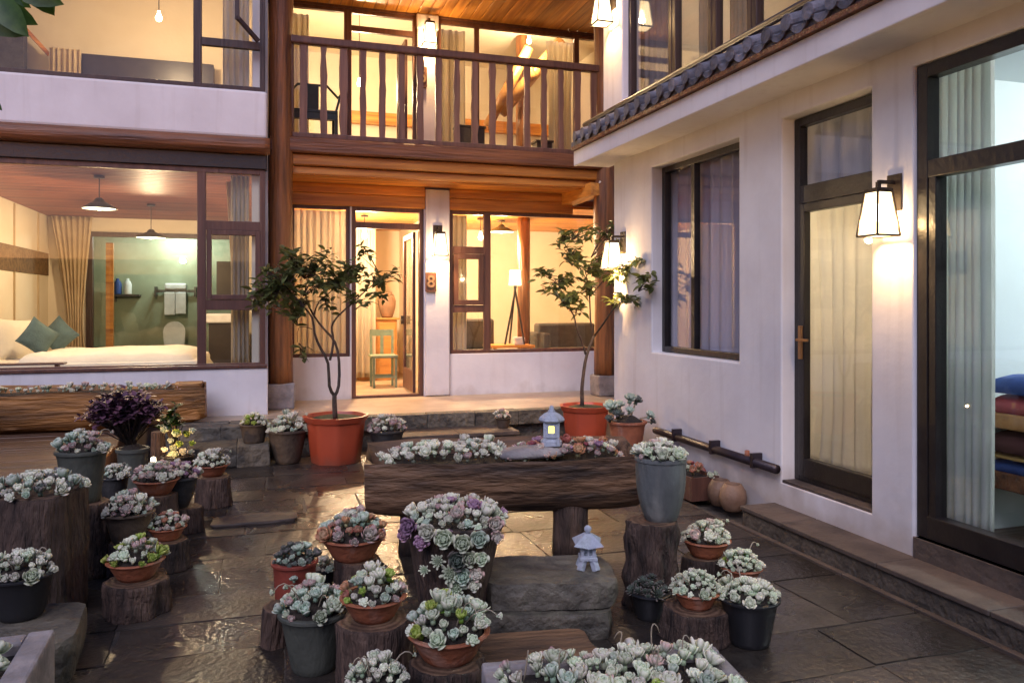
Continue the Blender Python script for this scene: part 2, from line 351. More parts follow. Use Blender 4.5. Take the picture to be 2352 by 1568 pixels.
# ------------------------------------------------------------ plants
def petal(mb, yaw, el, L, w, th, cup, z0=0, tipx=1.0, r0=.05, pts=((.0,.35),(.32,.72),(.66,1.0),(.86,.95),(.96,.66))):
    ca, sa = math.cos(yaw), math.sin(yaw); ce, se = math.cos(el), math.sin(el)
    def P(s, y, h):
        x = s*L; z = h+cup*L*s*s
        X = r0+x*ce-z*se; Z = z0+x*se+z*ce
        return (X*ca-y*sa, X*sa+y*ca, Z)
    vs = []
    for s, k in pts:
        vs += [P(s, w*k/2, 0), P(s, 0, th*.35*k), P(s, -w*k/2, 0), P(s, 0, -th*k)]
    n = len(pts); vs.append(P(tipx, 0, .0)); fs = [(3,2,1,0)]
    for i in range(n-1):
        for j in range(4):
            j2 = (j+1) % 4; fs.append((i*4+j, i*4+j2, i*4+4+j2, i*4+4+j))
    for j in range(4): fs.append(((n-1)*4+j, (n-1)*4+(j+1) % 4, n*4))
    mb.add(vs, fs)
def rosette_mb(kind):
    rr = random.Random(hash(kind) % 999 if False else sum(map(ord, kind))); mb = MB(); GA = math.radians(137.508)
    spec = {'open': (34, .30, 1.42, .96, .30, .60, .13, .45), 'ball': (26, .55, 1.5, .95, .34, .66, .16, .55), 'fat': (26, .35, 1.35, .92, .42, .50, .30, .25),
            'spiky': (40, .15, 1.35, 1.0, .4, .26, .09, .2), 'tight': (38, .38, 1.45, .95, .25, .46, .12, .5)}[kind]
    n, e0, e1, L0, L1, wk, th, cup = spec
    for i in range(n):
        f = i/(n-1); L = L0+(L1-L0)*f**.8; L *= rr.uniform(.92, 1.06)
        e = e0+(e1-e0)*f**.9+rr.uniform(-.05, .05)
        petal(mb, i*GA, e, L, L*wk*(1.15 if f < .6 else 1.35), th*L, cup, z0=.05+.22*f, r0=.04*(1-f))
    mb.lathe([(.25,-.35),(.22,0),(.06,.12),(0,.14)], 8)
    return mb
_rc = {}
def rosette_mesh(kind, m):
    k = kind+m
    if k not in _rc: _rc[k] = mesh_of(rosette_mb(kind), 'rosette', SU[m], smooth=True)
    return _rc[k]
def pick(pal, rr):
    return pal[rr.randrange(len(pal))]
KINDS = ('open', 'ball', 'tight', 'ball', 'fat', 'tight', 'open', 'ball')
def fill(parent, rx, ry, z, dome, s, pal, seed=1, kinds=KINDS, over=1.05, shape='disc', cap=80, off=(0,0)):
    """pack rosettes over a soil surface, crowning in the middle and leaning outward at the rim"""
    rr = random.Random(seed); pts = []; k = 0
    while k < 6000 and len(pts) < cap:
        k += 1
        if shape == 'disc':
            a = rr.uniform(0, 2*PI); d = math.sqrt(rr.random())*over; x, y = math.cos(a)*d*rx, math.sin(a)*d*ry
        else: x, y = rr.uniform(-over, over)*rx, rr.uniform(-over, over)*ry
        sz = s*rr.choice((.6, .75, .85, .9, 1.05, 1.3))*.78
        if all(math.hypot(x-a, y-b) > (sz+c)*.46 for a, b, c in pts): pts.append((x, y, sz))
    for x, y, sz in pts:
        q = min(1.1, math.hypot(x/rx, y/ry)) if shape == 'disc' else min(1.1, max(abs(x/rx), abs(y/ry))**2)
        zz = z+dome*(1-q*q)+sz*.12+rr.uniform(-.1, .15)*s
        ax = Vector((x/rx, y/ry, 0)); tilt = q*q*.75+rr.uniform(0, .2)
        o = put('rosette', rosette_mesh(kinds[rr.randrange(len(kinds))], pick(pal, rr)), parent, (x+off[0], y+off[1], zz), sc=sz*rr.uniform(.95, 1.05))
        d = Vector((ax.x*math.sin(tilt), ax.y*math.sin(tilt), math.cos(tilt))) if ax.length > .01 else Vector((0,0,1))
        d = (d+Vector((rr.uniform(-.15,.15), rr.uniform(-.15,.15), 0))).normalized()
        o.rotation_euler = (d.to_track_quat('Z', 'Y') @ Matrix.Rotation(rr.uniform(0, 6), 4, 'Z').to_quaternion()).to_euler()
def ros(parent, p, s, m, kind='open', lean=(0,0,1)):
    o = put('rosette', rosette_mesh(kind, m), parent, p, sc=s); o.rotation_euler = Vector(lean).to_track_quat('Z', 'Y').to_euler(); return o
def prof_pot(r, h, rb, lip=.012, belly=0.0, th=.014):
    pr = [(0,.0),(rb*.92,0),(rb,.008)]
    for i in range(1, 8):
        f = i/8; pr.append((rb+(r-rb)*f+belly*math.sin(PI*f), h*f*.97))
    pr += [(r+lip*.2, h*.93),(r+lip, h*.94),(r+lip, h-.004),(r+lip*.6, h),(r-th, h),(r-th-.004, h-.015),(r*.9-th, h*.78),(0,h*.76)]
    return pr
def pot_part(t, r, h, rb, mat, lip=.012, belly=0, n=32, name='pot'):
    o = obj(name, MB().lathe(prof_pot(r, h, rb, lip, belly, min(.014, r*.12)), n), mat, t, auto=40)
    obj('soil', MB().lathe([(r*.9, h-.012*r/.12),(r*.7, h+.008*r/.12),(r*.4, h+.03*r/.12),(0, h+.038*r/.12)], 20, lambda a, z: 1), M['soil'], t, smooth=True)
    return o
GP = 'succulents in pots and bowls around the courtyard'
GB = 'terracotta bowls of succulents'
GS = 'wood stumps used as stands'
def potted(label, x, y, z, r, h, rb, mat, s, pal, seed, dome=None, belly=0, lip=.012, kinds=KINDS, name='potted_succulent', over=1.02, cap=60, part='pot'):
    t = thing(name, label, 'potted plant', (x, y, z), random.uniform(0, 6), GB if 'bowl' in name else GP)
    pot_part(t, r, h, rb, mat, lip, belly, name=part); s = max(s*.85, r*.42)
    rs = random.Random(seed*7)
    if rs.random() < .55:
        for q in range(rs.randint(1, 3)):
            an = rs.uniform(0, 2*PI); le = rs.uniform(.5, 1.1)*r; hh = h+r*rs.uniform(.5, .9); P = []
            for k in range(7):
                f = k/6; P.append((math.cos(an)*(r*.3+le*f), math.sin(an)*(r*.3+le*f), h+(hh-h)*math.sin(f*2.2)*1.2))
            obj('flower_stalk', MB().tube(P, [.0035-.0015*k/6 for k in range(7)], 5), M['stalk'], t, smooth=True)
            ros(t, P[-1], r*.13, pick(pal, rs), 'fat', (math.cos(an), math.sin(an), .3))
    fill(t, r*.90, r*.90, h-.005, r*.62 if dome is None else dome, s, pal, seed, kinds, over, cap=cap)
    return t
def stump(label, x, y, r, h, seed=1, flare=.12, z=0, name='wood_stump', tilt=0, mat='barkz', cut='cut', group=GS, gn=0):
    t = thing(name, label, 'stump', (x, y, z), 0, group); n = 48
    def fn(a, zz):
        k = 1+.11*noise.noise(Vector((math.cos(a)*1.3, math.sin(a)*1.3, seed*3.1+zz*1.5)))*2
        k += .05*noise.noise(Vector((math.cos(a)*5, math.sin(a)*5, seed+zz*3)))*2+gn*.12*noise.noise(Vector((math.cos(a)*3+zz*9, math.sin(a)*3, seed+zz*9)))*2
        return k*(1+flare*(1-zz/h)**2)
    pr = [(r*1.0, 0)]+[(r*(1+.03*noise.noise(Vector((i*1.3, seed, 0)))), h*i/15) for i in range(1, 15)]+[(r*.99, h*.985),(r*.94, h)]
    mb = MB().lathe(pr, n, fn); mb.f.pop(); mb.mi.pop()
    obj('bark', mb, M[mat], t, smooth=True)
    obj('cut_top', MB().lathe([(r*.94, 0),(r*.7,.004),(r*.4,.002),(0,.0)], n, lambda a, zz: fn(a, h)), M[cut], t, loc=(0,0,h+.0), auto=50)
    if tilt: t.rotation_euler = (tilt, tilt*.4, 0)
    return t
_leafm = {}
def leaf_mesh(mat, w=.40, fold=.12, droop=.25):
    k = (mat.name, w)
    if k not in _leafm:
        mb = MB(); ss = [0,.12,.3,.55,.8,1.0]; ws = [.03,.5,.95,1,.6,.02]; vs = []
        for s, q in zip(ss, ws):
            z = -droop*s*s; vs += [(s, -w/2*q, z+fold*q*.5), (s, 0, z), (s, w/2*q, z+fold*q*.5)]
        fs = []
        for i in range(5):
            fs += [(i*3, i*3+3, i*3+4, i*3+1), (i*3+1, i*3+4, i*3+5, i*3+2)]
        mb.add(vs, fs); _leafm[k] = mesh_of(mb, 'leaf', mat, smooth=True)
    return _leafm[k]
# ============================================================ ground
g = struct(obj('ground', MB().box(-60,60,-60,80,-.5,-.06), M['joint']))
cf = struct(obj('courtyard_floor', MB().box(-7,3.28,-2.5,9.6,-.055,-.007), M['joint']), 'wet dark slate paving of the courtyard')
rr = random.Random(3)
def slab_row(y0, y1, xs, ext=0):
    x = xs
    while x < 3.22:
        w = rr.uniform(.42, .95); x1 = min(x+w, 3.24)
        if 3.24-x1 < .25: x1 = 3.24
        if not (x1 < -5.0):
            g_ = .006; j = lambda: rr.uniform(-.010, .010)
            dz = rr.uniform(-.003, .003)
            c = [(x+g_+j(), y0+g_+j()), (x1-g_+j(), y0+g_+j()), (x1-g_+j(), y1-g_+j()), (x+g_+j(), y1-g_+j())]
            if x1 > 3.2: c[1] = (3.235, c[1][1]); c[2] = (3.235, c[2][1])
            # irregular outline: mid points pushed in and out
            P = []
            for i in range(4):
                a, b = Vector(c[i]), Vector(c[(i+1) % 4]); P.append(a)
                nrm = Vector((b.y-a.y, a.x-b.x)).normalized()
                for f in (.33, .66): P.append(a.lerp(b, f)+nrm*rr.uniform(-.008, .008))
            ctr = sum((p for p in P), Vector((0,0)))/len(P)
            tp = [(p.x, p.y, dz-.0004) for p in P]; ti = [((p-ctr).x*.985+ctr.x, (p-ctr).y*.985+ctr.y, dz) for p in P]
            bt = [(p.x, p.y, -.03) for p in P]; n = len(P); mb = MB()
            o0 = (ctr.x, ctr.y, 0)
            mb.add([(a-o0[0], b-o0[1], c_) for a, b, c_ in ti+tp+bt], [tuple(range(n))]+[(i+n, (i+1) % n+n, (i+1) % n, i) for i in range(n)]+[(i+2*n, (i+1) % n+2*n, (i+1) % n+n, i+n) for i in range(n)])
            obj('paving_stone', mb, M['slate'], cf, loc=o0)
        x = x1
y = -1.0
while y < 9.3:
    d = rr.uniform(.36, .62); slab_row(y, y+d, -5.5+rr.uniform(0, .6)); y += d
# grit strip and kerb by the right wall: low border stones, gap, stone ledge
y = -1.0; k = 0
while y < 5.0:
    d = rr.uniform(.5, .8); obj('border_stone', MB().box(3.245, 3.285, y, y+d-.008, -.04, .012), M['ledge'], cf, bevel=.004); y += d
lg = struct(obj('stone_ledge', MB().box(3.325, 3.62, -2, 4.93, -.05, .10), M['joint']), 'low stone ledge running along the foot of the white wall')
y = -1.5
while y < 4.9:
    d = min(rr.uniform(.7, 1.1), 4.945-y)
    obj('ledge_stone', MB().box(3.305+rr.uniform(-.006,.006), 3.64, y, y+d-.006, .102, .132), M['ledge'], lg, bevel=.006); y += d
# porch and steps
pc = struct(obj('porch', MB().box(-1.0,3.55,9.02,10.7,-.05,.325).box(3.55,6,8.2,10.7,-.05,.325), M['porch']), 'raised porch floor under the balcony')
x = -1.0
while x < 3.6:
    w = rr.uniform(.5, .9); x1 = min(x+w, 3.6)
    obj('kerb_stone', MB().box(x+.003, x1-.003, 8.84+rr.uniform(-.012,.008), 9.02, .17, .335, .004), M['stone'], pc, bevel=.008); x = x1
obj('riser', MB().box(-1.0, 3.55, 8.93, 9.02, -.05, .17), M['stone'], pc)
st = struct(obj('lower_step', MB().box(1.42,2.72,8.40,8.93,-.05,.13), M['stone']), 'lower stone step in front of the porch')
x = 1.40
while x < 2.7:
    w = rr.uniform(.55, .8); x1 = min(x+w, 2.74); x1 = 2.74 if 2.74-x1 < .2 else x1
    obj('step_stone', MB().box(x, x1-.005, 8.35+rr.uniform(-.01,.01), 8.935, .132, .175, .003), M['ledge'], st, bevel=.006); x = x1
blk = thing('stone_step_block', 'rough stone block steps left of the red tree pot', 'steps', (-.3, 8.3, 0))
for x0, x1, y0, y1, z0, z1 in ((-.72,-.25,8.10,8.62,0,.20),(-.245,.06,8.08,8.6,0,.21),(-.95,-.42,8.62,8.84,0,.33),(-.415,.12,8.61,8.84,0,.325)):
    obj('stone', MB().box(x0, x1, y0, y1, z0, z1, .008), M['stone'], blk, world=True, bevel=.012)
# deck
dk = thing('wooden_deck', 'low wooden deck of reddish planks in front of the bedroom window', 'deck', (-3.2, 7.9, 0))
obj('deck_frame', MB().box(-5.5,-1.32,6.62,9.42,.02,.262), M['frame'], dk, world=True)
y = 6.60; i = 0
while y < 9.38:
    obj('plank', MB().box(-5.55+rr.uniform(-.02,.02), -1.30+rr.uniform(-.015,.015), y, y+.112, .266, .292+rr.uniform(-.002,.002)), M['deck'], dk, world=True, bevel=.004); y += .12

# the walls that close the yard behind and to the left of the viewer (seen only in the glass)
for nm, bx_, lbl in (('courtyard_wall', (-7.3,7,-4.8,-4.5), 'plain brown stone courtyard wall across the back of the yard, behind the viewer'), ('courtyard_wall', (-7.3,-7.0,-4.498,9.4), 'plain brown stone courtyard wall closing the left side of the yard')):
    t = thing(nm, lbl, 'wall', ((bx_[0]+bx_[1])/2, (bx_[2]+bx_[3])/2, 0)); obj('wall_body', MB().box(*bx_, 0, 2.7), M['ledge'], t, world=True); obj('coping', MB().box(bx_[0]-.1,bx_[1]+.1,bx_[2]-.1 if bx_[2] < -4.6 else bx_[2]+.12,bx_[3]+.1,2.70,2.80), M['rooftile'], t, world=True)
# ============================================================ windows and doors
def barset(mb, axis, d0, d1, rects):
    for a0, a1, z0, z1 in rects:
        if axis == 'x': mb.box(a0, a1, d0, d1, z0, z1)
        else: mb.box(d0, d1, a0, a1, z0, z1)
    return mb
def frame_rects(a0, a1, z0, z1, w, wb=None):
    wb = wb or w
    return [(a0, a0+w, z0, z1), (a1-w, a1, z0, z1), (a0+w, a1-w, z1-w, z1), (a0+w, a1-w, z0, z0+wb)]
def window(parent, axis, d, rect, bars, panes, mat, th=.07, w=.05, glass='glass', name='window', wb=None, sashes=()):
    """frame fills the opening; bars and sashes are timber crossing it; each pane is a sheet of glass of its own"""
    a0, a1, z0, z1 = rect
    f = obj(name, barset(MB(), axis, d, d+th, frame_rects(a0, a1, z0, z1, w, wb)), M[mat], parent, world=True, bevel=.004)
    if bars: 
        for b in bars: obj('mullion', barset(MB(), axis, d+.004, d+th-.004, [b]), M[mat], f, world=True, bevel=.004)
    for s in sashes:
        obj('sash', barset(MB(), axis, d-.008, d+th-.02, frame_rects(*s)), M[mat], f, world=True, bevel=.004)
    for p in panes:
        mb = MB(); mb.box(p[0], p[1], d+th*.5, d+th*.5+.006, p[2], p[3]) if axis == 'x' else mb.box(d+th*.5, d+th*.5+.006, p[0], p[1], p[2], p[3])
        obj('pane', mb, M[glass], f, world=True)
    return f
def curtain(label, axis, d, a0, a1, z0, z1, mat, folds=9, amp=.03, cinch=None, group=None, flare=0, parent=None, seed=0):
    """cloth hanging in folds; cinch = (height, narrowness, where)"""
    r_ = random.Random(seed+int(a0*10)); na, nz = folds*8, 26; vs = []; fs = []; ph = [r_.uniform(-.5,.5) for _ in range(folds+2)]
    for k in range(nz+1):
        z = z0+(z1-z0)*k/nz
        nar, ctr = 1.0, .5
        if cinch:
            q = abs(z-cinch[0])/((z1-cinch[0]) if z > cinch[0] else max(.3, (cinch[0]-z0)*1.6)); nar = cinch[1]+(1-cinch[1])*min(1, q)**1.3; ctr = cinch[2]
        for i in range(na+1):
            f = i/na; a = a0+(a1-a0)*(ctr+(f-ctr)*nar); fo = f*folds; w_ = ph[int(fo)]*(1-fo % 1)+ph[int(fo)+1]*(fo % 1)
            dd = d+amp*(.6+.4*nar)*(math.sin(2*PI*fo+w_*2)+.3*math.sin(2*PI*fo*2.3+z*1.2))*(1-.25*k/nz)
            vs.append((a, dd, z) if axis == 'x' else (dd, a, z))
    for k in range(nz):
        for i in range(na): fs.append((k*(na+1)+i, k*(na+1)+i+1, (k+1)*(na+1)+i+1, (k+1)*(na+1)+i))
    o = obj('curtain', MB().add(vs, fs), M[mat], None, smooth=True)
    m = o.modifiers.new("thick", 'SOLIDIFY'); m.thickness = .003
    tag(o, label, 'curtain', group or 'curtains behind the windows'); return o
def room(parent, x0, x1, y0, y1, z0, z1, mw, mf, mc, th=.08, front=None, skip=''):
    """the lining of a lit room seen through its window"""
    if 'l' not in skip: obj('interior_wall', MB().box(x0-th, x0, y0, y1, z0, z1), mw, parent, world=True)
    if 'r' not in skip: obj('interior_wall', MB().box(x1, x1+th, y0, y1, z0, z1), mw, parent, world=True)
    if 'b' not in skip: obj('interior_wall', MB().box(x0-th, x1+th, y1, y1+th, z0, z1), mw, parent, world=True)
    if 'f' not in skip: obj('interior_floor', MB().box(x0-th, x1+th, y0, y1+th, z0-th, z0), mf, parent, world=True)
    if 'c' not in skip: obj('interior_ceiling', MB().box(x0-th, x1+th, y0, y1+th, z1, z1+th), mc, parent, world=True)
def point(parent, loc, P, col=WARM, rad=.05):
    l = bpy.data.lights.new('lamp_light', 'POINT'); l.energy = P; l.color = col; l.shadow_soft_size = rad
    o = bpy.data.objects.new('lamp_light', l); C.objects.link(o); o.parent = parent; o.location = loc; return o

# ============================================================ left wing
LY = 9.46
lw = thing('guesthouse_left_wing', 'two-storey left wing with white plaster bands and big bedroom windows', 'building', (-2, LY, 0))
obj('lower_wall', wallmb(MB(), 'x', -5.5, .05, 0, .86, LY, LY+.22), M['plaster'], lw, world=True, bevel=.012)
obj('upper_wall', wallmb(MB(), 'x', -5.5, .04, 3.50, 4.04, LY, LY+.24), M['plaster'], lw, world=True, bevel=.03)
obj('side_wall', wallmb(MB(), 'y', LY+.22, 10.7, .0, 6.6, -.12, .05), M['plaster'], lw, world=True)
nz_ = lambda a, z: 1
for nm, y_, z_, r_, mt in (('log_beam', LY+.02, 3.41, .098, 'log'),):
    pts = [(-5.6+i*.4, y_+.012*noise.noise(Vector((i*.7,0,1))), z_+.012*noise.noise(Vector((i*.9,5,1)))) for i in range(15)]+[(.07, y_, z_)]
    obj(nm, MB().tube(pts, [r_*(1+.06*noise.noise(Vector((i*.8,2,3)))) for i in range(16)], 16), M[mt], lw, smooth=True, world=True)
obj('lintel', MB().box(-5.5, .04, LY+.06, LY+.2, 3.15, 3.33), M['frame_black'], lw, world=True, bevel=.008)
obj('lintel_cover', MB().box(-5.5, .03, LY+.035, LY+.25, 3.32, 3.505), M['frame'], lw, world=True)
xm = onY(462, 600, LY).x
def Z(v, u=530, Y=LY): return onY(u, v, Y).z
# lower window: wide pane, then a column of three lights
xr = .02; xs0 = xm+.06; yW = LY+.09
zb, zt = .855, 3.15
mids = [onY(530, 516, LY).z, onY(530, 700, LY).z]
window(lw, 'x', yW, (-5.4, xr, zb, zt), [(xm-.05, xm+.045, zb+.05, zt-.05), (xm+.045, xr-.05, mids[0]-.055, mids[0]+.05), (xm+.045, xr-.05, mids[1]-.06, mids[1]+.06), (-3.55,-3.48,zb+.05,zt-.05)],
       [(-5.35,-3.55,zb+.05,zt-.05), (-3.48, xm-.05, zb+.05, zt-.05), (xm+.045, xr-.05, mids[0]+.05, zt-.05), (xm+.09, xr-.1, mids[1]+.09, mids[0]-.09), (xm+.045, xr-.05, zb+.05, mids[1]-.06)],
       'frame_red', w=.06, sashes=[(xm+.05, xr-.055, mids[1]+.062, mids[0]-.057, .055)])
obj('window_sill', MB().box(-5.5, .04, LY-.02, LY+.1, .862, .90), M['frame_red'], lw, world=True, bevel=.006)
# upper window
zu = 4.045; ub = onY(530, 94, LY).z; ux = onY(452, 100, LY).x
window(lw, 'x', yW, (-5.4, xr, zu, 6.3), [(ux-.045, ux+.045, zu+.05, 6.24), (ux+.045, xr-.05, ub-.045, ub+.045), (-3.65,-3.58,zu+.05,6.24)],
       [(-5.35,-3.65,zu+.05,6.24), (-3.58, ux-.045, zu+.05, 6.24), (ux+.045, xr-.05, zu+.05, ub-.045), (ux+.045, xr-.05, ub+.045, 6.24)], 'frame', w=.06)
# tilted-open top light
f = obj('tilted_sash', MB().bar(onY(545, -60, LY-.10), onY(545, 45, LY-.10), .05, .04).bar(onY(543, 38, LY-.10), onY(594, 96, LY-.02), .05, .04), M['frame'], lw, world=True)
obj('roof_slab', MB().box(-5.6, .1, LY-.5, 16, 6.45, 6.6), M['frame'], lw, world=True)
room(lw, -3.56, -.13, LY+.2, 15.4, .33, 3.19, M['plaster_in'], M['deck'], M['redx'], skip='bc')
obj('interior_wall', wallmb(MB(), 'x', -3.64, -.12, .33, 3.19, 15.4, 15.5, [(-2.96,-.3,.33,2.86)]), M['plaster_in'], lw, world=True)
y = LY+.26
while y < 15.38:
    obj('plank', MB().box(-3.56, -.13, y, y+.106, 3.112, 3.135), M['redx'], lw, world=True, bevel=.008); y += .12
obj('ceiling_backing', MB().box(-3.64, -.1, LY+.2, 15.5, 3.14, 3.19), M['frame'], lw, world=True)
bf = obj('bathroom_frame', barset(MB(), 'x', 15.33, 15.45, [(-2.96,-2.86,.33,2.86),(-2.86,-.3,2.78,2.86),(-.38,-.3,.33,2.78)]), M['frame'], lw, world=True)
obj('pane', MB().box(-2.86,-.38,15.4,15.406,.33,2.78), M['glass'], bf, world=True)
obj('bathroom_wall', MB().box(-3.6,0,17.2,17.3,.3,3.2), M['green_wall'], lw, world=True)
obj('bathroom_wall', MB().box(-3.6,-3.5,15.5,17.2,.3,3.2), M['green_wall'], lw, world=True)
obj('bathroom_wall', MB().box(-.1,0,15.5,17.2,.3,3.2), M['green_wall'], lw, world=True)
obj('bathroom_ceiling', MB().box(-3.6,0,15.5,17.3,3.0,3.1), M['dark'], lw, world=True)
obj('bathroom_floor', MB().box(-3.6,0,15.5,17.3,.25,.33), M['dark'], lw, world=True)
obj('door_post', MB().box(-2.72,-2.6,15.75,15.85,.33,2.7), M['orangex'], lw, world=True)
obj('interior_wall', MB().box(-5.5,-3.65,LY+.24,LY+.30,.3,6.44), M['plaster_in'], lw, world=True)
# upper room of the left wing
room(lw, -3.9, -.13, LY+.34, 13.2, 3.56, 6.4, M['plaster_in'], M['deck'], M['plaster_in'])
obj('cabinet_niche', MB().box(onY(190,150,13.05).x, onY(492,150,13.05).x, 12.95, 13.19, 3.6, onY(300,132,12.95).z), M['dark'], lw, world=True, bevel=.01)
obj('dormer_beam', MB().bar((-3.75,12.9,6.1), (-3.0,13.05,5.25), .05), M['orangex'], lw, world=True)
obj('dark_panel', MB().box(-3.86,-3.3,12.9,13.1,3.6,5.55), M['grey_in'], lw, world=True)
curtain('short gathered curtain beside the dark cabinet in the upper left room', 'x', 12.85, onY(113,150,12.85).x, onY(186,150,12.85).x, 3.62, onY(150,112,12.85).z, 'curtain_tan', 6, .03)
curtain('pale curtain hanging behind the upper right lights of the left wing', 'x', LY+.32, -.45, -.16, 3.7, 6.3, 'curtain', 4, .03)
# panelled left wall of the bedroom
for y in (10.8, 12.1, 13.4, 14.7): obj('wall_batten', MB().box(-3.56,-3.535,y,y+.03,.9,3.1), M['curtain_tan'], lw, world=True)
obj('patterned_band', MB().box(-3.558,-3.53,9.9,15.3,2.08,2.46), M['brownband'], lw, world=True)
curtain('tan curtain tied back beside the green bathroom wall', 'x', 15.15, onY(116,500,15.1).x, onY(212,500,15.1).x, .35, 3.1, 'curtain_tan', 7, .045, cinch=(1.25,.38,.62))
curtain('grey sheer curtain at the top right light of the bedroom window', 'x', LY+.3, -.36, -.16, .9, 3.1, 'curtain', 4, .028)
curtain('cream curtain gathered behind the small right lights of the bedroom', 'x', LY+.45, -.42, -.2, .6, 3.05, 'curtain_tan', 4, .035, cinch=(1.3,.6,.9))
# bed and cushions
bd = thing('bed', 'wide bed with cream quilt behind the bedroom window', 'bed', (-2.0, 10.9, .33))
obj('bed_base', MB().box(-3.3,-.75,10.0,11.9,.33,.62), M['frame_red'], bd, world=True, bevel=.02)
mt = obj('mattress', MB().box(-3.3,-.72,9.98,11.95,.62,.93), M['linen'], bd, world=True, bevel=.06)
def softbox(x0, x1, y0, y1, z0, z1, n=14, amp=.03, seed=0):
    mb = MB(); vs = []; fs = []
    for j in range(n+1):
        for i in range(n+1):
            fx, fy = i/n, j/n; e = (1-abs(2*fx-1)**8)*(1-abs(2*fy-1)**8)
            vs.append((x0+(x1-x0)*fx, y0+(y1-y0)*fy, z0+(z1-z0)*max(0,e)**.35+amp*e*noise.noise(Vector((fx*5, fy*5, seed)))))
    for j in range(n):
        for i in range(n): fs.append((j*(n+1)+i, j*(n+1)+i+1, (j+1)*(n+1)+i+1, (j+1)*(n+1)+i))
    fs.append(tuple([i for i in range(n+1)]+[(j)*(n+1)+n for j in range(1, n+1)]+[n*(n+1)+i for i in range(n-1, -1, -1)]+[j*(n+1) for j in range(n-1, 0, -1)])[::-1])
    return mb.add(vs, fs)
obj('quilt', softbox(-2.75,-.68,9.92,11.98,.75,1.03, amp=.05), M['linen'], bd, world=True, smooth=True)
def cushion(label, c, w, rot, mat):
    mb = MB(); n = 12; vs = []; fs = []
    for s in (1,-1):
        for j in range(n+1):
            for i in range(n+1):
                a, b = 2*i/n-1, 2*j/n-1; t = (1-a*a)*(1-b*b); vs.append((a*w/2*(1-.08*(1-b*b)), b*w/2*(1-.08*(1-a*a)), s*.085*max(0,t)**.45*w/.45))
    for k in (0, 1):
        o_ = k*(n+1)**2
        for j in range(n):
            for i in range(n):
                q = (o_+j*(n+1)+i, o_+j*(n+1)+i+1, o_+(j+1)*(n+1)+i+1, o_+(j+1)*(n+1)+i); fs.append(q if k == 0 else q[::-1])
    o = obj('cushion', mb.add(vs, fs), M[mat], None, smooth=True, loc=c, rot=rot); return tag(o, label, 'cushion', 'cushions on the bed')
cushion('grey-teal square cushion propped on the bed, the nearer of two', onY(88,775,10.7), .37, (PI/2-.2,0.65,.5), 'teal')
cushion('blue-teal square cushion beside the tied curtain on the bed', onY(134,770,11.3), .37, (PI/2-.2,.75,-.3), 'teal')
cushion('large cream pillow at the head of the bed', onY(30,780,11.0), .55, (PI/2-.3,.1,.9), 'linen')
tr = thing('bed_tray', 'low wooden tray table with small dishes by the bedroom window', 'tray', (-2.7, 9.85, .9))
obj('tray_top', MB().box(-3.2,-2.1,9.74,9.9,.925,.945), M['frame_red'], tr, world=True, bevel=.005)
for x in (-3.1,-2.2): obj('leg', MB().box(x,x+.04,9.78,9.86,.62,.925), M['frame_red'], tr, world=True)
# bathroom things
sh = thing('bathroom_shelf', 'dark wall shelf under the blue bottle', 'shelf', onY(287,680,17.1))
p = onY(287,676,17.1)
obj('board', MB().box(p.x-.28,p.x+.28,16.95,17.2,p.z-.04,p.z), M['dark'], sh, world=True); obj('bracket', MB().box(p.x-.2,p.x-.16,17.0,17.19,p.z-.14,p.z-.04), M['dark'], sh, world=True)
for dx, mt, lb in ((-.12,'bluefab','blue bottle on the dark bathroom shelf'),(.06,'white','white bottle on the dark bathroom shelf')):
    o = obj('bottle', MB().lathe([(.07,0),(.075,.02),(.075,.2),(.05,.26),(.03,.27),(.03,.31),(0,.315)], 14), M[mt], None, smooth=True, loc=(p.x+dx, 17.03, p.z)); tag(o, lb, 'bottle')
rk = thing('towel_rack', 'dark towel rack on the green bathroom wall', 'towel rack', onY(405,670,17.1)); p = onY(405,668,17.1)
obj('rail', MB().box(p.x-.38,p.x+.38,16.9,16.94,p.z-.03,p.z+.02).box(p.x-.38,p.x+.38,17.1,17.14,p.z-.03,p.z+.02), M['dark'], rk, world=True)
for s in (-.38,.35): obj('bracket', MB().box(p.x+s,p.x+s+.03,16.88,17.2,p.z-.12,p.z+.08), M['dark'], rk, world=True)
tag(obj('towel', MB().box(p.x-.2,p.x+.2,16.9,17.12,p.z+.02,p.z+.15), M['white'], None, bevel=.03), 'folded white towel lying on top of the rack', 'towel')
tag(obj('towel', MB().box(p.x-.2,p.x-.005,16.86,16.9,p.z-.48,p.z-.03).box(p.x+.005,p.x+.2,16.86,16.9,p.z-.46,p.z-.03), M['white'], None, bevel=.012), 'pair of white towels hanging below the rack', 'towel')
tb = thing('toilet', 'white toilet with raised lid seen behind the bed', 'toilet', (p.x, 16.6, .33))
zt_ = onY(405,738,16.7).z
mb = MB(); n = 20
vs = [(p.x+.2*math.cos(a)*(1 if math.sin(a) < 0 else 1), 16.7+s, zt_-.2+ (.2*math.sin(a) if math.sin(a) > 0 else .6*math.sin(a))) for s in (0,.05) for a in [2*PI*i/n for i in range(n)]]
mb.add(vs, [tuple(range(n))[::-1], tuple(range(n, 2*n))]+[(i, (i+1) % n, (i+1) % n+n, i+n) for i in range(n)])
obj('lid', mb, M['white'], tb, world=True, smooth=False)
obj('bowl', MB().lathe([(.15,.33),(.12,.5),(.22,.72),(.23,.76),(0,.76)], 20, c=(p.x,16.45,0)), M['white'], tb, world=True, smooth=True)
ws = thing('wash_basin', 'white basin on a dark stand behind the small right lights', 'basin', onY(525,735,14.5)); q = onY(523,728,14.5)
obj('basin', MB().box(q.x-.36,q.x+.36,14.3,14.8,q.z-.1,q.z+.06), M['white'], ws, world=True, bevel=.03)
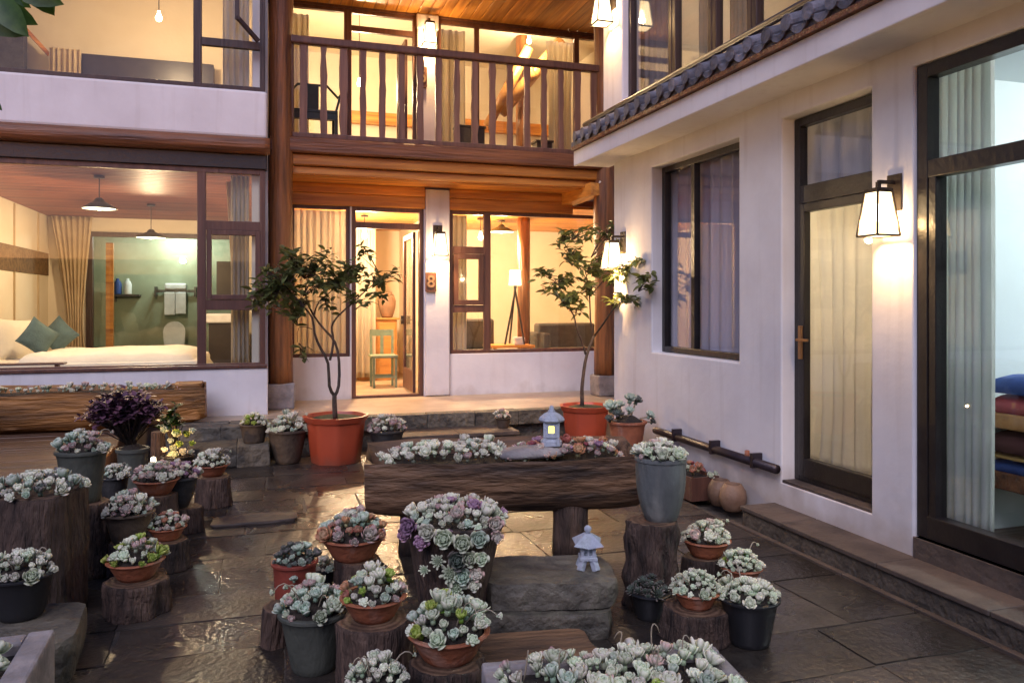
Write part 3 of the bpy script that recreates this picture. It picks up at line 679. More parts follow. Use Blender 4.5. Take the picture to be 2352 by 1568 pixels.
obj('stand', MB().box(q.x-.3,q.x+.3,14.35,14.8,.33,q.z-.1), M['dark'], ws, world=True)
q = onY(523,650,15.1); mr_ = thing('wall_mirror', 'dark-framed mirror above the white basin', 'mirror', q)
obj('frame', MB().box(q.x-.2,q.x+.2,15.28,15.34,q.z-.35,q.z+.4), M['dark'], mr_, world=True)
def pendant(label, p, zc, R_=.19, P=30, kind='dish', col=WARM2):
    t = thing('pendant_lamp', label, 'lamp', p, 0, 'pendant lamps in the rooms')
    obj('cord', MB().tube([(0,0,.1),(0,0,zc-p[2])], .006, 6), M['dark'], t); obj('ceiling_rose', MB().lathe([(.06,-.03),(.06,0)], 16, c=(0,0,zc-p[2]-.001)), M['dark'], t)
    obj('bulb', MB().lathe([(0,-.05),(.03,-.035),(.042,0),(.03,.035),(.018,.06),(.018,.09),(0,.09)], 12, c=(0,0,.02 if kind == 'dish' else 0)), M['bulb'], t, smooth=True)
    if kind == 'dish':
        obj('shade', MB().lathe([(.03,.12),(.05,.10),(.06,.08),(R_*.6,.05),(R_,.0),(R_,-.012),(R_*.95,.0)], 24), M['enamel'], t, smooth=True)
        obj('shade_underside', MB().lathe([(R_*.94,-.006),(0,-.004)], 24), M['paleshade'], t)
    point(t, (0,0,-.1), P, col, .06); return t
pendant('enamel dish pendant lamp hanging near the bedroom window', onY(228,478,10.3), 3.11, .19, 42)
p_ = onY(347,545,13.0); pendant('bare-bulb pendant with pale dish deeper in the bedroom', p_, 3.11, .22, 48)
pendant('clear glass pendant bulb in the upper left room', onY(365,42,11.4), 6.39, .0, 36, 'bare')
for u_, v_ in ((424,566),(392,545)):
    q = onY(u_, v_, 16.6); t = thing('bathroom_spot', 'small cool ceiling spot over the green wall, '+('right of the pendant' if u_ > 400 else 'behind the pendant dish'), 'lamp', (q.x, q.y, 2.98))
    obj('spot_face', MB().lathe([(.05,-.02),(0,-.02)], 14), M['coollamp'], t); obj('rim', MB().lathe([(.07,0),(.07,-.022),(.05,-.022)], 14), M['white'], t); point(t, (0,0,-.1), 15, (.88,1,.9), .05)

# ============================================================ centre building
FY = 10.64; UY = 11.2
cb = thing('guesthouse_centre', 'timber centre building with balcony above a lit porch', 'building', (2.3, FY, 0))
wA = (.34, 1.10, .89, 2.90); dr = (1.13, 2.10, .33, 2.90); wB = (2.47, 5.0, .90, 2.90)
obj('lower_wall', wallmb(MB(), 'x', .05, 6.0, .30, 2.90, FY, FY+.22, [(.33,1.105,.89,2.9),(1.125,2.105,.0,2.9),wB]), M['plaster'], cb, world=True, bevel=.006)
obj('pillar', MB().box(2.12,2.455,FY-.05,FY+.1,.335,3.17), M['plaster'], cb, world=True, bevel=.012)
for z0, z1, x0, x1 in ((2.90,3.06,.05,2.118),(3.062,3.19,.05,2.118),(2.90,3.06,2.457,4.3),(3.062,3.19,2.457,4.3)):
    obj('lintel', MB().box(x0, x1, FY-.03, FY+.2, z0, z1), M['orangex'], cb, world=True, bevel=.01)
z1_ = onY(740,514,FY).z
window(cb, 'x', FY+.03, wA, [], [(wA[0]+.04,wA[1]-.04,wA[2]+.04,wA[3]-.04)], 'frame_red', w=.045)
df = window(cb, 'x', FY+.02, dr, [(dr[0]+.05,dr[1]-.06,z1_-.04,z1_+.04)], [(dr[0]+.05,dr[1]-.05,z1_+.03,2.85)], 'frame_red', w=.055, wb=.03, name='door_frame', th=.1)
leaf_ = obj('open_door', MB(), M['frame_red'], cb, loc=(0,0,0))
mb = MB(); barset(mb, 'y', 1.98, 2.02, frame_rects(FY+.16, FY+.98, .36, z1_-.06, .075, .3)); 
bpy.data.objects.remove(leaf_)
leaf_ = obj('open_door', mb, M['frame_red'], cb, world=True, bevel=.004)
obj('pane', MB().box(1.998,2.004,FY+.23,FY+.91,.66,z1_-.13), M['glass'], leaf_, world=True)
obj('handle', MB().box(1.93,1.98,FY+.84,FY+.87,1.3,1.42).bar((1.94,FY+.86,1.36),(1.94,FY+.74,1.36),.02), M['dark'], leaf_, world=True)
xb = onY(1121,600,FY).x; zq = [onY(1070,574,FY).z, onY(1070,709,FY).z]
window(cb, 'x', FY+.03, (2.47,5.0,.90,2.90), [(xb-.05,xb+.05,.95,2.85),(2.52,xb-.05,zq[0]-.05,zq[0]+.05),(2.52,xb-.05,zq[1]-.05,zq[1]+.05)],
       [(2.52,xb-.05,zq[0]+.05,2.86),(2.62,xb-.13,zq[1]+.1,zq[0]-.1),(2.52,xb-.05,.94,zq[1]-.05),(xb+.05,4.96,.94,2.86)], 'frame_red', w=.05, sashes=[(2.53,xb-.055,zq[1]+.055,zq[0]-.055,.07)])
# soffit of the balcony
y = 10.10
while y < FY-.03:
    obj('soffit_plank', MB().box(.1, 6, y, y+.125, 3.19, 3.212), M['orangex'], cb, world=True, bevel=.01); y += .133
for i, (z0, z1, yy) in enumerate(((3.20,3.30,10.02),(3.305,3.44,9.96),(3.445,3.63,9.88))):
    nlog = 18; pts = [(.08+i_*4.6/nlog, yy+.09+.006*noise.noise(Vector((i_*.7,i,1))), (z0+z1)/2) for i_ in range(nlog+1)]
    mb = MB()
    for a, b in zip(pts[:-1], pts[1:]): pass
    vs = []
    for p in pts:
        hh = (z1-z0)/2*(1+.05*noise.noise(Vector((p[0]*1.7, i, 4))))
        for dy, dz in ((-.09,-.8),(-.075,-1),(.09,-1),(.09,1),(-.075,1),(-.09,.8)): vs.append((p[0], p[1]+dy, p[2]+hh*dz))
    fs = []
    for k in range(nlog):
        for j in range(6): fs.append((k*6+j, (k+1)*6+j, (k+1)*6+(j+1) % 6, k*6+(j+1) % 6))
    fs += [tuple(range(6)), tuple(range(nlog*6, nlog*6+6))[::-1]]
    obj('edge_beam', mb.add(vs, fs), M['log'] if i == 2 else M['orangex'], cb, world=True)
obj('balcony_floor', MB().box(.05,6,9.95,UY+.3,3.45,3.60), M['deck'], cb, world=True)
obj('side_beam', MB().bar((4.22,FY,3.11),(4.36,9.9,3.17),.2,.17), M['orangey'], cb, world=True)
def column(x, y, r, z0, z1, nm='column'):
    zz = [z0+(z1-z0)*i/26 for i in range(27)]
    c = obj(nm, MB().tube([(x+.012*noise.noise(Vector((z,x,0))), y+.01*noise.noise(Vector((z,x,9))), z) for z in zz], [r*(1+.13*noise.noise(Vector((z*1.6, x, 2)))-.02*(z/6)) for z in zz], 22), M['logz'], cb, smooth=True, world=True)
    obj('base_stone', MB().box(x-.16, x+.16, y-.16, y+.16, .325, z0+.01, .006), M['stonelight'], c, world=True, bevel=.02)
column(.20, 9.98, .142, .625, 6.8); column(4.53, 10.0, .15, .60, 6.8)
obj('column_strut', MB().tube([(4.78,10.35,.33),(4.74,10.35,6.5)], .09, 14), M['logz'], cb, smooth=True, world=True)
# balcony railing
rl = obj('balcony_railing', MB().box(.10,4.9,9.92,10.03,4.785,4.885).box(.31,.36,9.95,10.0,3.62,4.79), M['frame_red'], cb, world=True, bevel=.02)
obj('bottom_rail', MB().box(.10,4.9,9.94,10.01,3.635,3.70), M['frame_red'], rl, world=True, bevel=.01)
for k in range(17):
    x = .47+.242*k; r_ = random.Random(k); mb = MB(); vs = []; w0 = r_.uniform(.036,.046); n = 9; kx = [r_.uniform(-.006,.006) for _ in range(n+1)]
    for i in range(n+1):
        z = 3.69+(4.79-3.69)*i/n; w = w0*(1+.18*noise.noise(Vector((k*3.3, i*.7, 1)))*2)
        for a, b in ((-1,-1),(1,-1),(1,1),(-1,1)): vs.append((x+kx[i]*.6+a*w, 9.972+b*.019, z))
    fs = [(0,3,2,1), (n*4, n*4+1, n*4+2, n*4+3)]
    for i in range(n):
        for j in range(4): fs.append((i*4+j, i*4+(j+1) % 4, (i+1)*4+(j+1) % 4, (i+1)*4+j))
    obj('baluster', mb.add(vs, fs), M['baluster'], rl, world=True)
# upper facade
xp0, xp1 = onY(957,100,UY).x, onY(1003,100,UY).x
obj('upper_pillar', MB().box(xp0, xp1, UY-.05, UY+.1, 3.6, 5.70), M['plaster'], cb, world=True, bevel=.015)
obj('pillar_cap', MB().box(xp0-.01, xp1+.02, UY-.07, UY+.1, 5.55, 5.77), M['plaster'], cb, world=True, bevel=.02)
x8, x11, x13 = onY(799,100,UY).x, onY(1096,100,UY).x, onY(1325,100,UY).x
zu0, zu1 = 3.62, 5.74
window(cb, 'x', UY, (.10, x8, zu0, zu1), [], [(.15, x8-.05, zu0+.06, zu1-.05)], 'frame_red', w=.05)
window(cb, 'x', UY, (x8+.002, xp0-.004, zu0, zu1), [(x8+.05, xp0-.05, 5.44, 5.52)], [(x8+.05, xp0-.05, 5.52, zu1-.05)], 'frame_red', w=.05, name='balcony_door_frame')
dl = obj('balcony_door', barset(MB(), 'y', xp0-.16, xp0-.12, frame_rects(UY+.08, UY+.8, 3.63, 5.42, .06, .2)), M['frame_red'], cb, world=True)
obj('pane', MB().box(xp0-.143,xp0-.137,UY+.14,UY+.74,3.83,5.36), M['glass'], dl, world=True)
window(cb, 'x', UY, (xp1+.004, 6.0, zu0, zu1), [(x11-.035,x11+.035,zu0+.05,zu1-.05),(x13-.04,x13+.04,zu0+.05,zu1-.05)],
       [(xp1+.05,x11-.035,zu0+.06,zu1-.05),(x11+.035,x13-.04,zu0+.06,zu1-.05),(x13+.04,5.95,zu0+.06,zu1-.05)], 'frame_red', w=.06)
x = .1
while x < 6.2:
    obj('eave_plank', MB().box(x, x+.148, 9.2, UY+.02, 5.775, 5.80), M['orangey'], cb, world=True, bevel=.008); x += .155
obj('eave_backing', MB().box(.05, 6.3, 9.2, UY+.1, 5.803, 5.9), M['frame'], cb, world=True)
obj('lintel', MB().box(.05, 6.3, UY-.02, UY+.12, 5.74, 5.774), M['frame_red'], cb, world=True)
# hall behind the open door, sitting room right of it
room(cb, .12, 2.42, FY+.22, 14.6, .33, 2.98, M['plaster_in'], M['porch'], M['redx'])
room(cb, 2.5, 6.0, FY+.22, 14.8, .33, 3.05, M['plaster_in'], M['porch'], M['redx'], skip='l')
y = FY+.3
while y < 14.5:
    obj('plank', MB().box(2.5, 6.0, y, y+.13, 3.015, 3.045), M['orangex'], cb, world=True); obj('plank', MB().box(.12, 2.42, y, y+.13, 2.95, 2.975), M['orangex'], cb, world=True); y += .14
obj('hall_partition', MB().box(.9,1.02,13.0,14.6,.33,2.94), M['plaster_in'], cb, world=True)
room(cb, .12, 6.0, UY+.12, 15.4, 3.6, 6.4, M['plaster_in'], M['deck'], M['plaster_in'])
# truss of the upper room
tz = lambda u, v, Y: onY(u, v, Y)
obj('room_post', MB().tube([(onY(1200,200,13.4).x,13.4,3.6),(onY(1200,200,13.4).x,13.4,6.4)], .12, 14), M['logz'], cb, smooth=True, world=True)
for a, b, r_ in (((1120,290),(1215,110),.09),((1150,260),(1290,95),.11),((1205,125),(1225,180),.07)):
    obj('truss_log', MB().tube([onY(a[0],a[1],13.2), onY(b[0],b[1],12.9)], r_, 12), M['cabinet'], cb, smooth=True, world=True)
obj('tie_beam', MB().box(onY(780,280,15.3).x, 6.0, 15.25, 15.39, onY(1000,290,15.3).z-.05, onY(1000,275,15.3).z+.05), M['orangex'], cb, world=True)
obj('room_post', MB().tube([(onY(1203,600,12.3).x,12.3,.33),(onY(1203,600,12.3).x,12.3,3.03)], .105, 14), M['logz'], cb, smooth=True, world=True)
curtain('sheer curtain in the upper window left of the balcony door', 'x', UY+.3, .25, .62, 3.65, 5.7, 'curtain', 4, .03)
curtain('sheer curtain in the upper window just right of the white pillar', 'x', UY+.3, xp1+.08, xp1+.5, 3.65, 5.7, 'curtain', 4, .035)
curtain('gathered curtain at the right end of the upper window', 'x', UY+.3, onY(1255,200,UY+.3).x, onY(1318,200,UY+.3).x, 3.65, 5.7, 'curtain', 5, .04, cinch=(4.6,.8,.5))
curtain('cream curtain filling the porch window beside the log column', 'x', FY+.26, .33, 1.08, .9, 2.86, 'curtain', 9, .03)
curtain('cream curtain at the left edge of the sitting-room window', 'x', FY+.26, 2.5, 2.78, .7, 2.86, 'curtain', 4, .03)
curtain('pale curtain hanging deeper in the hall', 'x', 12.9, 1.3, 1.75, .4, 2.9, 'curtain', 5, .04)
# furniture of the hall
q = onY(868,730,13.0)
cbn = thing('cabinet', 'honey-coloured low cabinet inside the open door', 'cabinet', (q.x,13.2,.33))
obj('body', MB().box(q.x-.3,q.x+.32,13.02,13.5,.33,q.z-.03), M['cabinet'], cbn, world=True, bevel=.01)
obj('top', MB().box(q.x-.34,q.x+.36,12.98,13.52,q.z-.03,q.z), M['cabinet'], cbn, world=True, bevel=.005)
for dx in (-.28,.02): obj('door', MB().box(q.x+dx,q.x+dx+.27,13.0,13.02,.42,q.z-.08), M['cabinet'], cbn, world=True, bevel=.006)
tag(obj('clay_jar', MB().lathe([(.08,0),(.10,.03),(.14,.17),(.15,.28),(.12,.37),(.085,.40),(.09,.43),(.07,.43),(0,.4)], 24), M['jar'], None, smooth=True, loc=(onY(890,728,13.15).x,13.2,q.z)), 'brown clay jar standing on the honey cabinet', 'jar')
q = onY(880,872,12.0)
cs = thing('side_chair', 'small green-blue chair inside the open door', 'chair', (q.x,12.0,.33))
obj('seat', MB().box(q.x-.2,q.x+.2,11.8,12.2,.78,.82), M['stool'], cs, world=True, bevel=.008)
for a in (-.18,.15):
    for b in (11.82,12.15): obj('leg', MB().box(q.x+a,q.x+a+.035,b,b+.035,.33,.78 if b < 12 else 1.2), M['stool'], cs, world=True)
obj('backrest', MB().box(q.x-.18,q.x+.185,12.16,12.185,1.1,1.2).box(q.x-.02,q.x+.03,12.16,12.18,.82,1.1), M['stool'], cs, world=True)
for b in (11.83,12.16): obj('stretcher', MB().box(q.x-.15,q.x+.15,b,b+.02,.48,.51), M['stool'], cs, world=True)
# sitting room
q = onY(1172,790,12.0)
tl = thing('tripod_lamp', 'tripod floor lamp with a lit shade in the sitting room', 'lamp', (q.x,12.0,.95))
zs = onY(1185,655,12.0).z; xs_ = onY(1183,650,12.0).x
for dx, dy in ((-.2,-.1),(.12,-.12),(-.03,.2)): obj('leg', MB().bar((xs_+dx,12+dy,.95),(xs_-dx*.1,12,zs),.025), M['dark'], tl, world=True)
obj('lamp_shade', MB().lathe([(.10,0),(.085,.24)], 20, c=(xs_,12,zs)), M['lampshade'], tl, world=True, smooth=True)
sd = thing('low_table', 'low wooden sideboard under the tripod lamp', 'table', (q.x,12.0,.33))
obj('top', MB().box(q.x-.35,q.x+.35,11.8,12.4,.9,.94), M['orangex'], sd, world=True)
for a in (-.32,.28): obj('leg', MB().box(q.x+a,q.x+a+.05,11.85,11.9,.33,.9), M['orangex'], sd, world=True)
tag(obj('tea_box', MB().box(q.x+.05,q.x+.22,11.9,12.05,.941,1.06), M['white'], None, bevel=.01), 'small white box beside the tripod lamp', 'box')
q = onY(1298,770,12.4)
sf = thing('sofa', 'dark grey sofa by the right of the sitting-room window', 'sofa', (q.x,12.4,.33))
obj('backrest', MB().box(q.x-.45,q.x+.6,12.5,12.75,.5,onY(1298,742,12.5).z), M['grey_in'], sf, world=True, bevel=.04)
obj('seat', MB().box(q.x-.4,q.x+.6,11.95,12.5,.33,.86), M['grey_in'], sf, world=True, bevel=.04); obj('arm', MB().box(q.x-.55,q.x-.42,11.95,12.7,.33,1.12), M['grey_in'], sf, world=True, bevel=.03)
q = onY(1098,775,12.2)
ac = thing('armchair', 'dark armchair behind the lower left light of the sitting-room window', 'chair', (q.x,12.2,.33))
obj('seat', MB().box(q.x-.25,q.x+.35,12.0,12.5,.33,.85), M['dark'], ac, world=True, bevel=.03); obj('backrest', MB().box(q.x-.25,q.x+.35,12.45,12.6,.85,1.35), M['grey_in'], ac, world=True, bevel=.04)
pendant('flat white pendant lamp under the sitting-room ceiling', onY(1152,532,12.6), 3.0, .22, 62)
pendant('small globe lamp behind the sitting-room sash', onY(1104,545,12.4), 3.0, .0, 55, 'bare')
pendant('hall pendant lamp just behind the door head', Vector((1.45,11.9,2.62)), 2.93, .0, 100, 'bare')
pendant('bare pendant bulb in the room behind the balcony door', Vector((1.5,13.0,5.2)), 6.38, .0, 75, 'bare')
pendant('bare pendant bulb in the beamed upper room', Vector((4.3,12.6,6.05)), 6.38, .0, 70, 'bare')
# balcony furniture
q = onY(722,312,10.55); ch = thing('balcony_armchair', 'dark green lacquered armchair on the balcony', 'chair', (q.x,10.5,3.6)); z0 = 3.6
obj('seat', MB().box(q.x-.3,q.x+.28,10.3,10.75,z0+.44,z0+.48), M['chair'], ch, world=True, bevel=.006)
for a in (-.3,.24):
    for b in (10.3,10.71): obj('leg', MB().box(q.x+a,q.x+a+.04,b,b+.04,z0,z0+.44), M['chair'], ch, world=True)
    obj('arm_post', MB().bar((q.x+a+.02,10.34,z0+.48),(q.x+a+.02+(.06 if a > 0 else -.04),10.34,z0+.70),.03), M['chair'], ch, world=True)
obj('armrest', MB().tube([(q.x-.33,10.3,z0+.70),(q.x-.34,10.7,z0+.74),(q.x-.2,10.8,z0+.92),(q.x+.18,10.8,z0+.92),(q.x+.32,10.7,z0+.74),(q.x+.33,10.3,z0+.70)], .018, 8), M['chair'], ch, world=True, smooth=True)
obj('backrest', MB().box(q.x-.08,q.x+.07,10.76,10.79,z0+.48,z0+.92), M['chair'], ch, world=True); obj('apron', MB().box(q.x-.26,q.x+.24,10.31,10.33,z0+.36,z0+.44).box(q.x-.26,q.x+.24,10.31,10.33,z0+.08,z0+.12), M['chair'], ch, world=True)
for u_, lb in ((1078,'small dark table on the balcony right of the white pillar'),(1245,'low dark stool on the balcony near the right column')):
    q = onY(u_, 300, 11.0); w = .22 if u_ < 1200 else .14; h = .52 if u_ < 1200 else .38
    t = thing('balcony_table' if u_ < 1200 else 'balcony_stool', lb, 'table' if u_ < 1200 else 'stool', (q.x,11.0,3.6))
    obj('top', MB().box(-w,w,-.13,.13,h,h+.03), M['dark'], t, bevel=.004)
    obj('drawer_box', MB().box(-w+.02,w-.02,-.11,.11,h*.45,h), M['dark'], t)
    for a in (-w+.02, w-.05):
        for b in (-.11,.08): obj('leg', MB().box(a,a+.03,b,b+.03,0,h*.45), M['dark'], t)
tag(obj('pipe', MB().tube([(4.15,10.55,3.14),(4.38,10.02,3.17),(4.42,9.9,3.28)], .016, 8), M['pipe'], None, smooth=True), 'thin white conduit along the balcony soffit corner', 'pipe')
# ============================================================ right wing
RX = 3.6; RXW = 3.708
rw = thing('guesthouse_right_wing', 'white plastered right wing with dark framed doors and a tiled eave', 'building', (RX, 4, 0))
WN = (5.389, 6.853, 1.13, 2.92); DR = (3.967, 4.851, .30, 2.945); BW = (1.0, 3.635, .12, 2.975)
obj('lower_wall', wallmb(MB(), 'y', -2, 7.72, -.05, 3.12, RX, RX+.14, [WN, DR, (BW[0], BW[1], .12, BW[3])]), M['plaster'], rw, world=True, bevel=.012)
obj('return_wall', wallmb(MB(), 'x', RX+.14, 6, -.05, 3.12, 7.52, 7.72), M['plaster'], rw, world=True)
obj('plinth', MB().box(RX-.0, RX+.2, BW[0], BW[1]+.004, .05, .25), M['stonelight'], rw, world=True)
zm = 2.38
ym = onX(1590, 600, RXW).y
window(rw, 'y', RXW, (WN[0]-.1, WN[1]-.004, WN[2]+.004, WN[3]), [(ym-.03, ym+.03, WN[2]+.05, WN[3]-.05)], [(WN[0]-.06, ym-.03, WN[2]+.05, WN[3]-.05), (ym+.03, WN[1]-.05, WN[2]+.05, WN[3]-.05)], 'frame_black', w=.055, glass='darkglass')
d = window(rw, 'y', RXW, (DR[0]-.1, DR[1]-.004, DR[2]+.02, DR[3]-.004), [(DR[0]-.04, DR[1]-.06, 2.32, 2.45)], [(DR[0]-.04, DR[1]-.06, 2.45, 2.89)], 'frame_black', w=.06, name='door_frame')
dl = obj('glass_door', barset(MB(), 'y', RXW-.012, RXW+.045, frame_rects(DR[0]-.04, DR[1]-.065, DR[2]+.06, 2.315, .06, .13)), M['frame_black'], rw, world=True, bevel=.004)
obj('pane', MB().box(RXW+.015,RXW+.021,DR[0]+.02,DR[1]-.125,.49,2.255), M['glass'], dl, world=True)
obj('handle', MB().box(RXW-.03,RXW-.012,DR[1]-.115,DR[1]-.08,1.20,1.44).bar((RXW-.055,DR[1]-.10,1.34),(RXW-.055,DR[1]-.22,1.34),.018).bar((RXW-.02,DR[1]-.10,1.34),(RXW-.06,DR[1]-.10,1.34),.018), M['brass'], dl, world=True, bevel=.003)
obj('door_sill', MB().box(RX+.005, RXW+.08, DR[0], DR[1], .27, .318), M['ledge'], rw, world=True, bevel=.004)
window(rw, 'y', RX+.02, (BW[0]+.005, BW[1]-.004, .255, BW[3]-.004), [(BW[0]+.06, BW[1]-.07, 2.32, 2.42), (3.50, 3.55, .33, 2.32), (1.9,1.97,.33,2.32)],
       [(BW[0]+.06, BW[1]-.07, 2.42, 2.9), (1.97, 3.50, .38, 2.32), (BW[0]+.06,1.9,.38,2.32)], 'frame_black', w=.075, th=.09, wb=.13)
obj('wall_base', MB().box(RX-.012, RX+.1, BW[0], BW[1]-.01, .13, .25), M['ledge'], rw, world=True)
# soffit, fascia, gutter and tile ends
obj('soffit', MB().box(3.27, RX+.05, -2, 7.95, 3.105, 3.16), M['plaster'], rw, world=True, bevel=.004)
obj('fascia', MB().box(3.235, 3.272, -2, 7.97, 3.10, 3.262), M['plaster'], rw, world=True, bevel=.008)
obj('eave_board', MB().box(3.20, 3.6, -2, 7.95, 3.264, 3.30), M['log'], rw, world=True)
tb_ = MB().box(0,.4,-.1,.1,0,.01)
cap = MB(); n = 14
cap.tube([(0,0,0),(.42,0,.14)], .050, n); cap.lathe([(.0,-.008),(.054,-.008),(.055,.01),(0,.01)], n)
cap.v = cap.v[:2*n]+[( -z, x_, y_) for x_, y_, z in cap.v[2*n:]]
mcap = mesh_of(cap, 'roof_tile', M['rooftile'], smooth=False)
drip = MB(); vs = []; m_ = 8
for s in (0, 1):
    for i in range(m_+1):
        a = PI*(i/m_); yy = -.10+.2*i/m_; zz = -.045*math.sin(a)
        vs += [(s*.42, yy, zz+s*.14), (s*.42, yy, zz+.02+s*.14)]
fs = []
for i in range(m_):
    a, b = i*2, (i+1)*2; k = (m_+1)*2
    fs += [(a, b, b+k, a+k), (a+1, a+1+k, b+1+k, b+1), (a, a+1, b+1, b), (a+k, b+k, b+1+k, a+1+k)]
drip.add(vs, fs); lip = [(-.006, -.10+.2*i/m_, -.045*math.sin(PI*i/m_)+.02) for i in range(m_+1)]+[(-.006, -.10+.2*i/m_, -.045*math.sin(PI*i/m_)-.028*math.sin(PI*i/m_)**.6) for i in range(m_, -1, -1)]
drip.add(lip+[(x_+.014, y_, z_) for x_, y_, z_ in lip], [tuple(range(18)), tuple(range(18, 36))[::-1]]+[(i, i+18, (i+1) % 18+18, (i+1) % 18) for i in range(18)])
mdrip = mesh_of(drip, 'roof_tile', M['rooftile'])
base_ = Vector((RX, 4, 0)); y = 1.2; k = 0
while y < 7.75:
    r_ = random.Random(k)
    put('roof_tile', mdrip, rw, Vector((3.205, y, 3.372+r_.uniform(-.006,.006)))-base_, (0,r_.uniform(-.03,.03),r_.uniform(-.03,.03)))
    put('roof_tile', mcap, rw, Vector((3.19, y+.105, 3.388+r_.uniform(-.008,.008)))-base_, (0,r_.uniform(-.03,.03),r_.uniform(-.03,.03)))
    y += .21; k += 1
obj('tile_bed', MB().box(3.22,3.62,-2,8.0,3.302,3.36), M['rooftile'], rw, world=True)
obj('gutter', MB().tube([(3.36,-2,3.555),(3.36,7.95,3.555)], .030, 8), M['gutter'], rw, world=True, smooth=True)
# upper storey
UXW = 3.72
ub_ = [(onX(1455,50,UXW).y, onX(1555,50,UXW).y), (onX(1557,50,UXW).y, onX(1648,50,UXW).y), (onX(1650,50,UXW).y, onX(1740,50,UXW).y), (onX(1742,50,UXW).y, 3.2)]
yA = ub_[0][0]+.02; yB = 3.0
obj('upper_wall', wallmb(MB(), 'y', -2, 8.0, 3.36, 6.8, RX, RX+.22, [(yB, yA, 3.5, 6.6)]), M['plaster'], rw, world=True, bevel=.015)
obj('upper_return_wall', wallmb(MB(), 'x', RX+.22, 6, 3.36, 6.8, 7.8, 8.0), M['plaster'], rw, world=True)
for i, (a, b) in enumerate(ub_):
    window(rw, 'y', RX+.06, (b, a, 3.5, 6.6), [], [(b+.055, a-.055, 3.56, 6.54)], 'frame', w=.06, name='upper_window')
obj('upper_room_wall', MB().box(6.0, 6.1, 2.9, 7.8, 3.4, 6.8).box(RX+.22,6.0,2.9,3.0,3.4,6.8), M['plaster_in'], rw, world=True); obj('roof_slab', MB().box(RX-.2, 6.2, -2, 8.2, 6.8, 6.95), M['frame'], rw, world=True)
obj('upper_floor', MB().box(RX+.22, 6.1, -2, 8, 3.36, 3.5), M['deck'], rw, world=True)
curtain('pale curtain in the second upper window of the right wing', 'y', RX+.3, onX(1648,60,RX+.3).y, onX(1612,60,RX+.3).y, 3.5, 6.6, 'curtain', 4, .03)
curtain('pale curtain in the third upper window above the tiled eave', 'y', RX+.3, onX(1720,60,RX+.3).y, onX(1680,60,RX+.3).y, 3.5, 6.6, 'curtain_tan', 4, .03)
curtain('greyish curtain in the first upper window beside the lantern', 'y', RX+.3, onX(1550,60,RX+.3).y, onX(1470,60,RX+.3).y, 3.5, 6.6, 'curtain_grey', 6, .03)
pendant('pendant lamp in the upper room of the right wing', Vector((4.9,6.4,5.2)), 6.8, .0, 12, 'bare')
# rooms behind the ground-floor glazing
for (y0, y1, mw) in ((5.36,7.5,'grey_in'), (3.96,5.30,'plaster_in'), (-1.5,3.90,'coolwall')):
    x1 = 5.2 if y0 > 4.9 else (5.4 if y0 > 3 else 7.4)
    obj('interior_wall', MB().box(x1, x1+.08, y0, y1, .1, 3.1).box(RX+.14, x1, y1, y1+.04, .1, 3.1).box(RX+.14, x1, y0-.04, y0, .1, 3.1), M[mw], rw, world=True)
    obj('interior_floor', MB().box(RX+.14, x1, y0, y1, .05, .14), M['frame'] if y0 > 3 else M['deck'], rw, world=True)
    obj('interior_ceiling', MB().box(RX+.14, x1, y0, y1, 3.05, 3.1), M[mw], rw, world=True)
curtain('dim grey striped curtain behind the two-light window', 'y', 3.83, 5.45, 7.1, .6, 3.0, 'sheer_grey', 9, .03)
curtain('cream curtain glowing behind the narrow glass door', 'y', 3.87, 4.08, 4.95, .42, 2.40, 'sheer_white', 6, .04, cinch=(.9,.82,.35))
curtain('grey slanting curtain in the transom above the narrow door', 'y', 3.87, 4.08, 4.95, 2.42, 2.98, 'sheer_grey', 4, .05)
curtain('long pale green sheer inside the big glass front', 'y', 3.80, onX(2282,700,3.80).y, onX(2128,700,3.80).y, .30, 3.04, 'curtain_green', 8, .035)
pendant('cream pendant bulb behind the curtain of the narrow door', Vector((4.8,4.9,2.3)), 3.05, .0, 18, 'bare', (1,.92,.80))
cl_ = thing('ceiling_panel_lamp', 'cool white ceiling lamp in the quilt room', 'lamp', (5.4,2.2,3.0)); obj('lamp_face', MB().box(-.25,.25,-.25,.25,-.03,.0), M['coollamp'], cl_); point(cl_, (0,0,-.15), 50, (.93,.98,1.0), .15)
# bench stacked with quilts behind the glass, seen at the right edge
q = onX(2225, 1000, 4.25)
bn = thing('wooden_bench', 'brown wooden bench under bright folded quilts inside the glass front', 'bench', (4.6, q.y-.7, .14))
y1 = q.y; y0 = y1-1.7
zq_ = lambda v: onX(2310, v, 4.27).z
obj('seat', MB().box(4.25,4.95,y0,y1,zq_(985),zq_(950)), M['cabinet'], bn, world=True, bevel=.01); obj('lower_shelf', MB().box(4.25,4.95,y0,y1,zq_(1125),zq_(1085)), M['log'], bn, world=True, bevel=.01)
for a in (y0, y1-.07): obj('leg', MB().box(4.26,4.33,a,a+.07,.14,zq_(985)), M['log'], bn, world=True); obj('leg', MB().box(4.87,4.94,a,a+.07,.14,zq_(985)), M['log'], bn, world=True)
for m_, v0, v1, lb in (('redfab',950,905,'red folded quilt on the wooden bench'),('bluefab',905,862,'blue shiny quilt topmost on the bench'),('maroon',1040,990,'maroon bundle in the gap under the bench seat'),('yellowfab',1055,1040,'ochre cloth lying under the maroon bundle'),('bluefab',1085,1055,'dark blue cloth on the lower bench shelf')):
    za, zb_ = zq_(v0), zq_(v1)
    o = obj('quilt', softbox(4.27,4.92,y0+.05,y1-.02,za+.003,zb_-.003, amp=.02, seed=v0), M[m_], None, smooth=True); tag(o, lb, 'quilt', 'folded quilts on the bench')
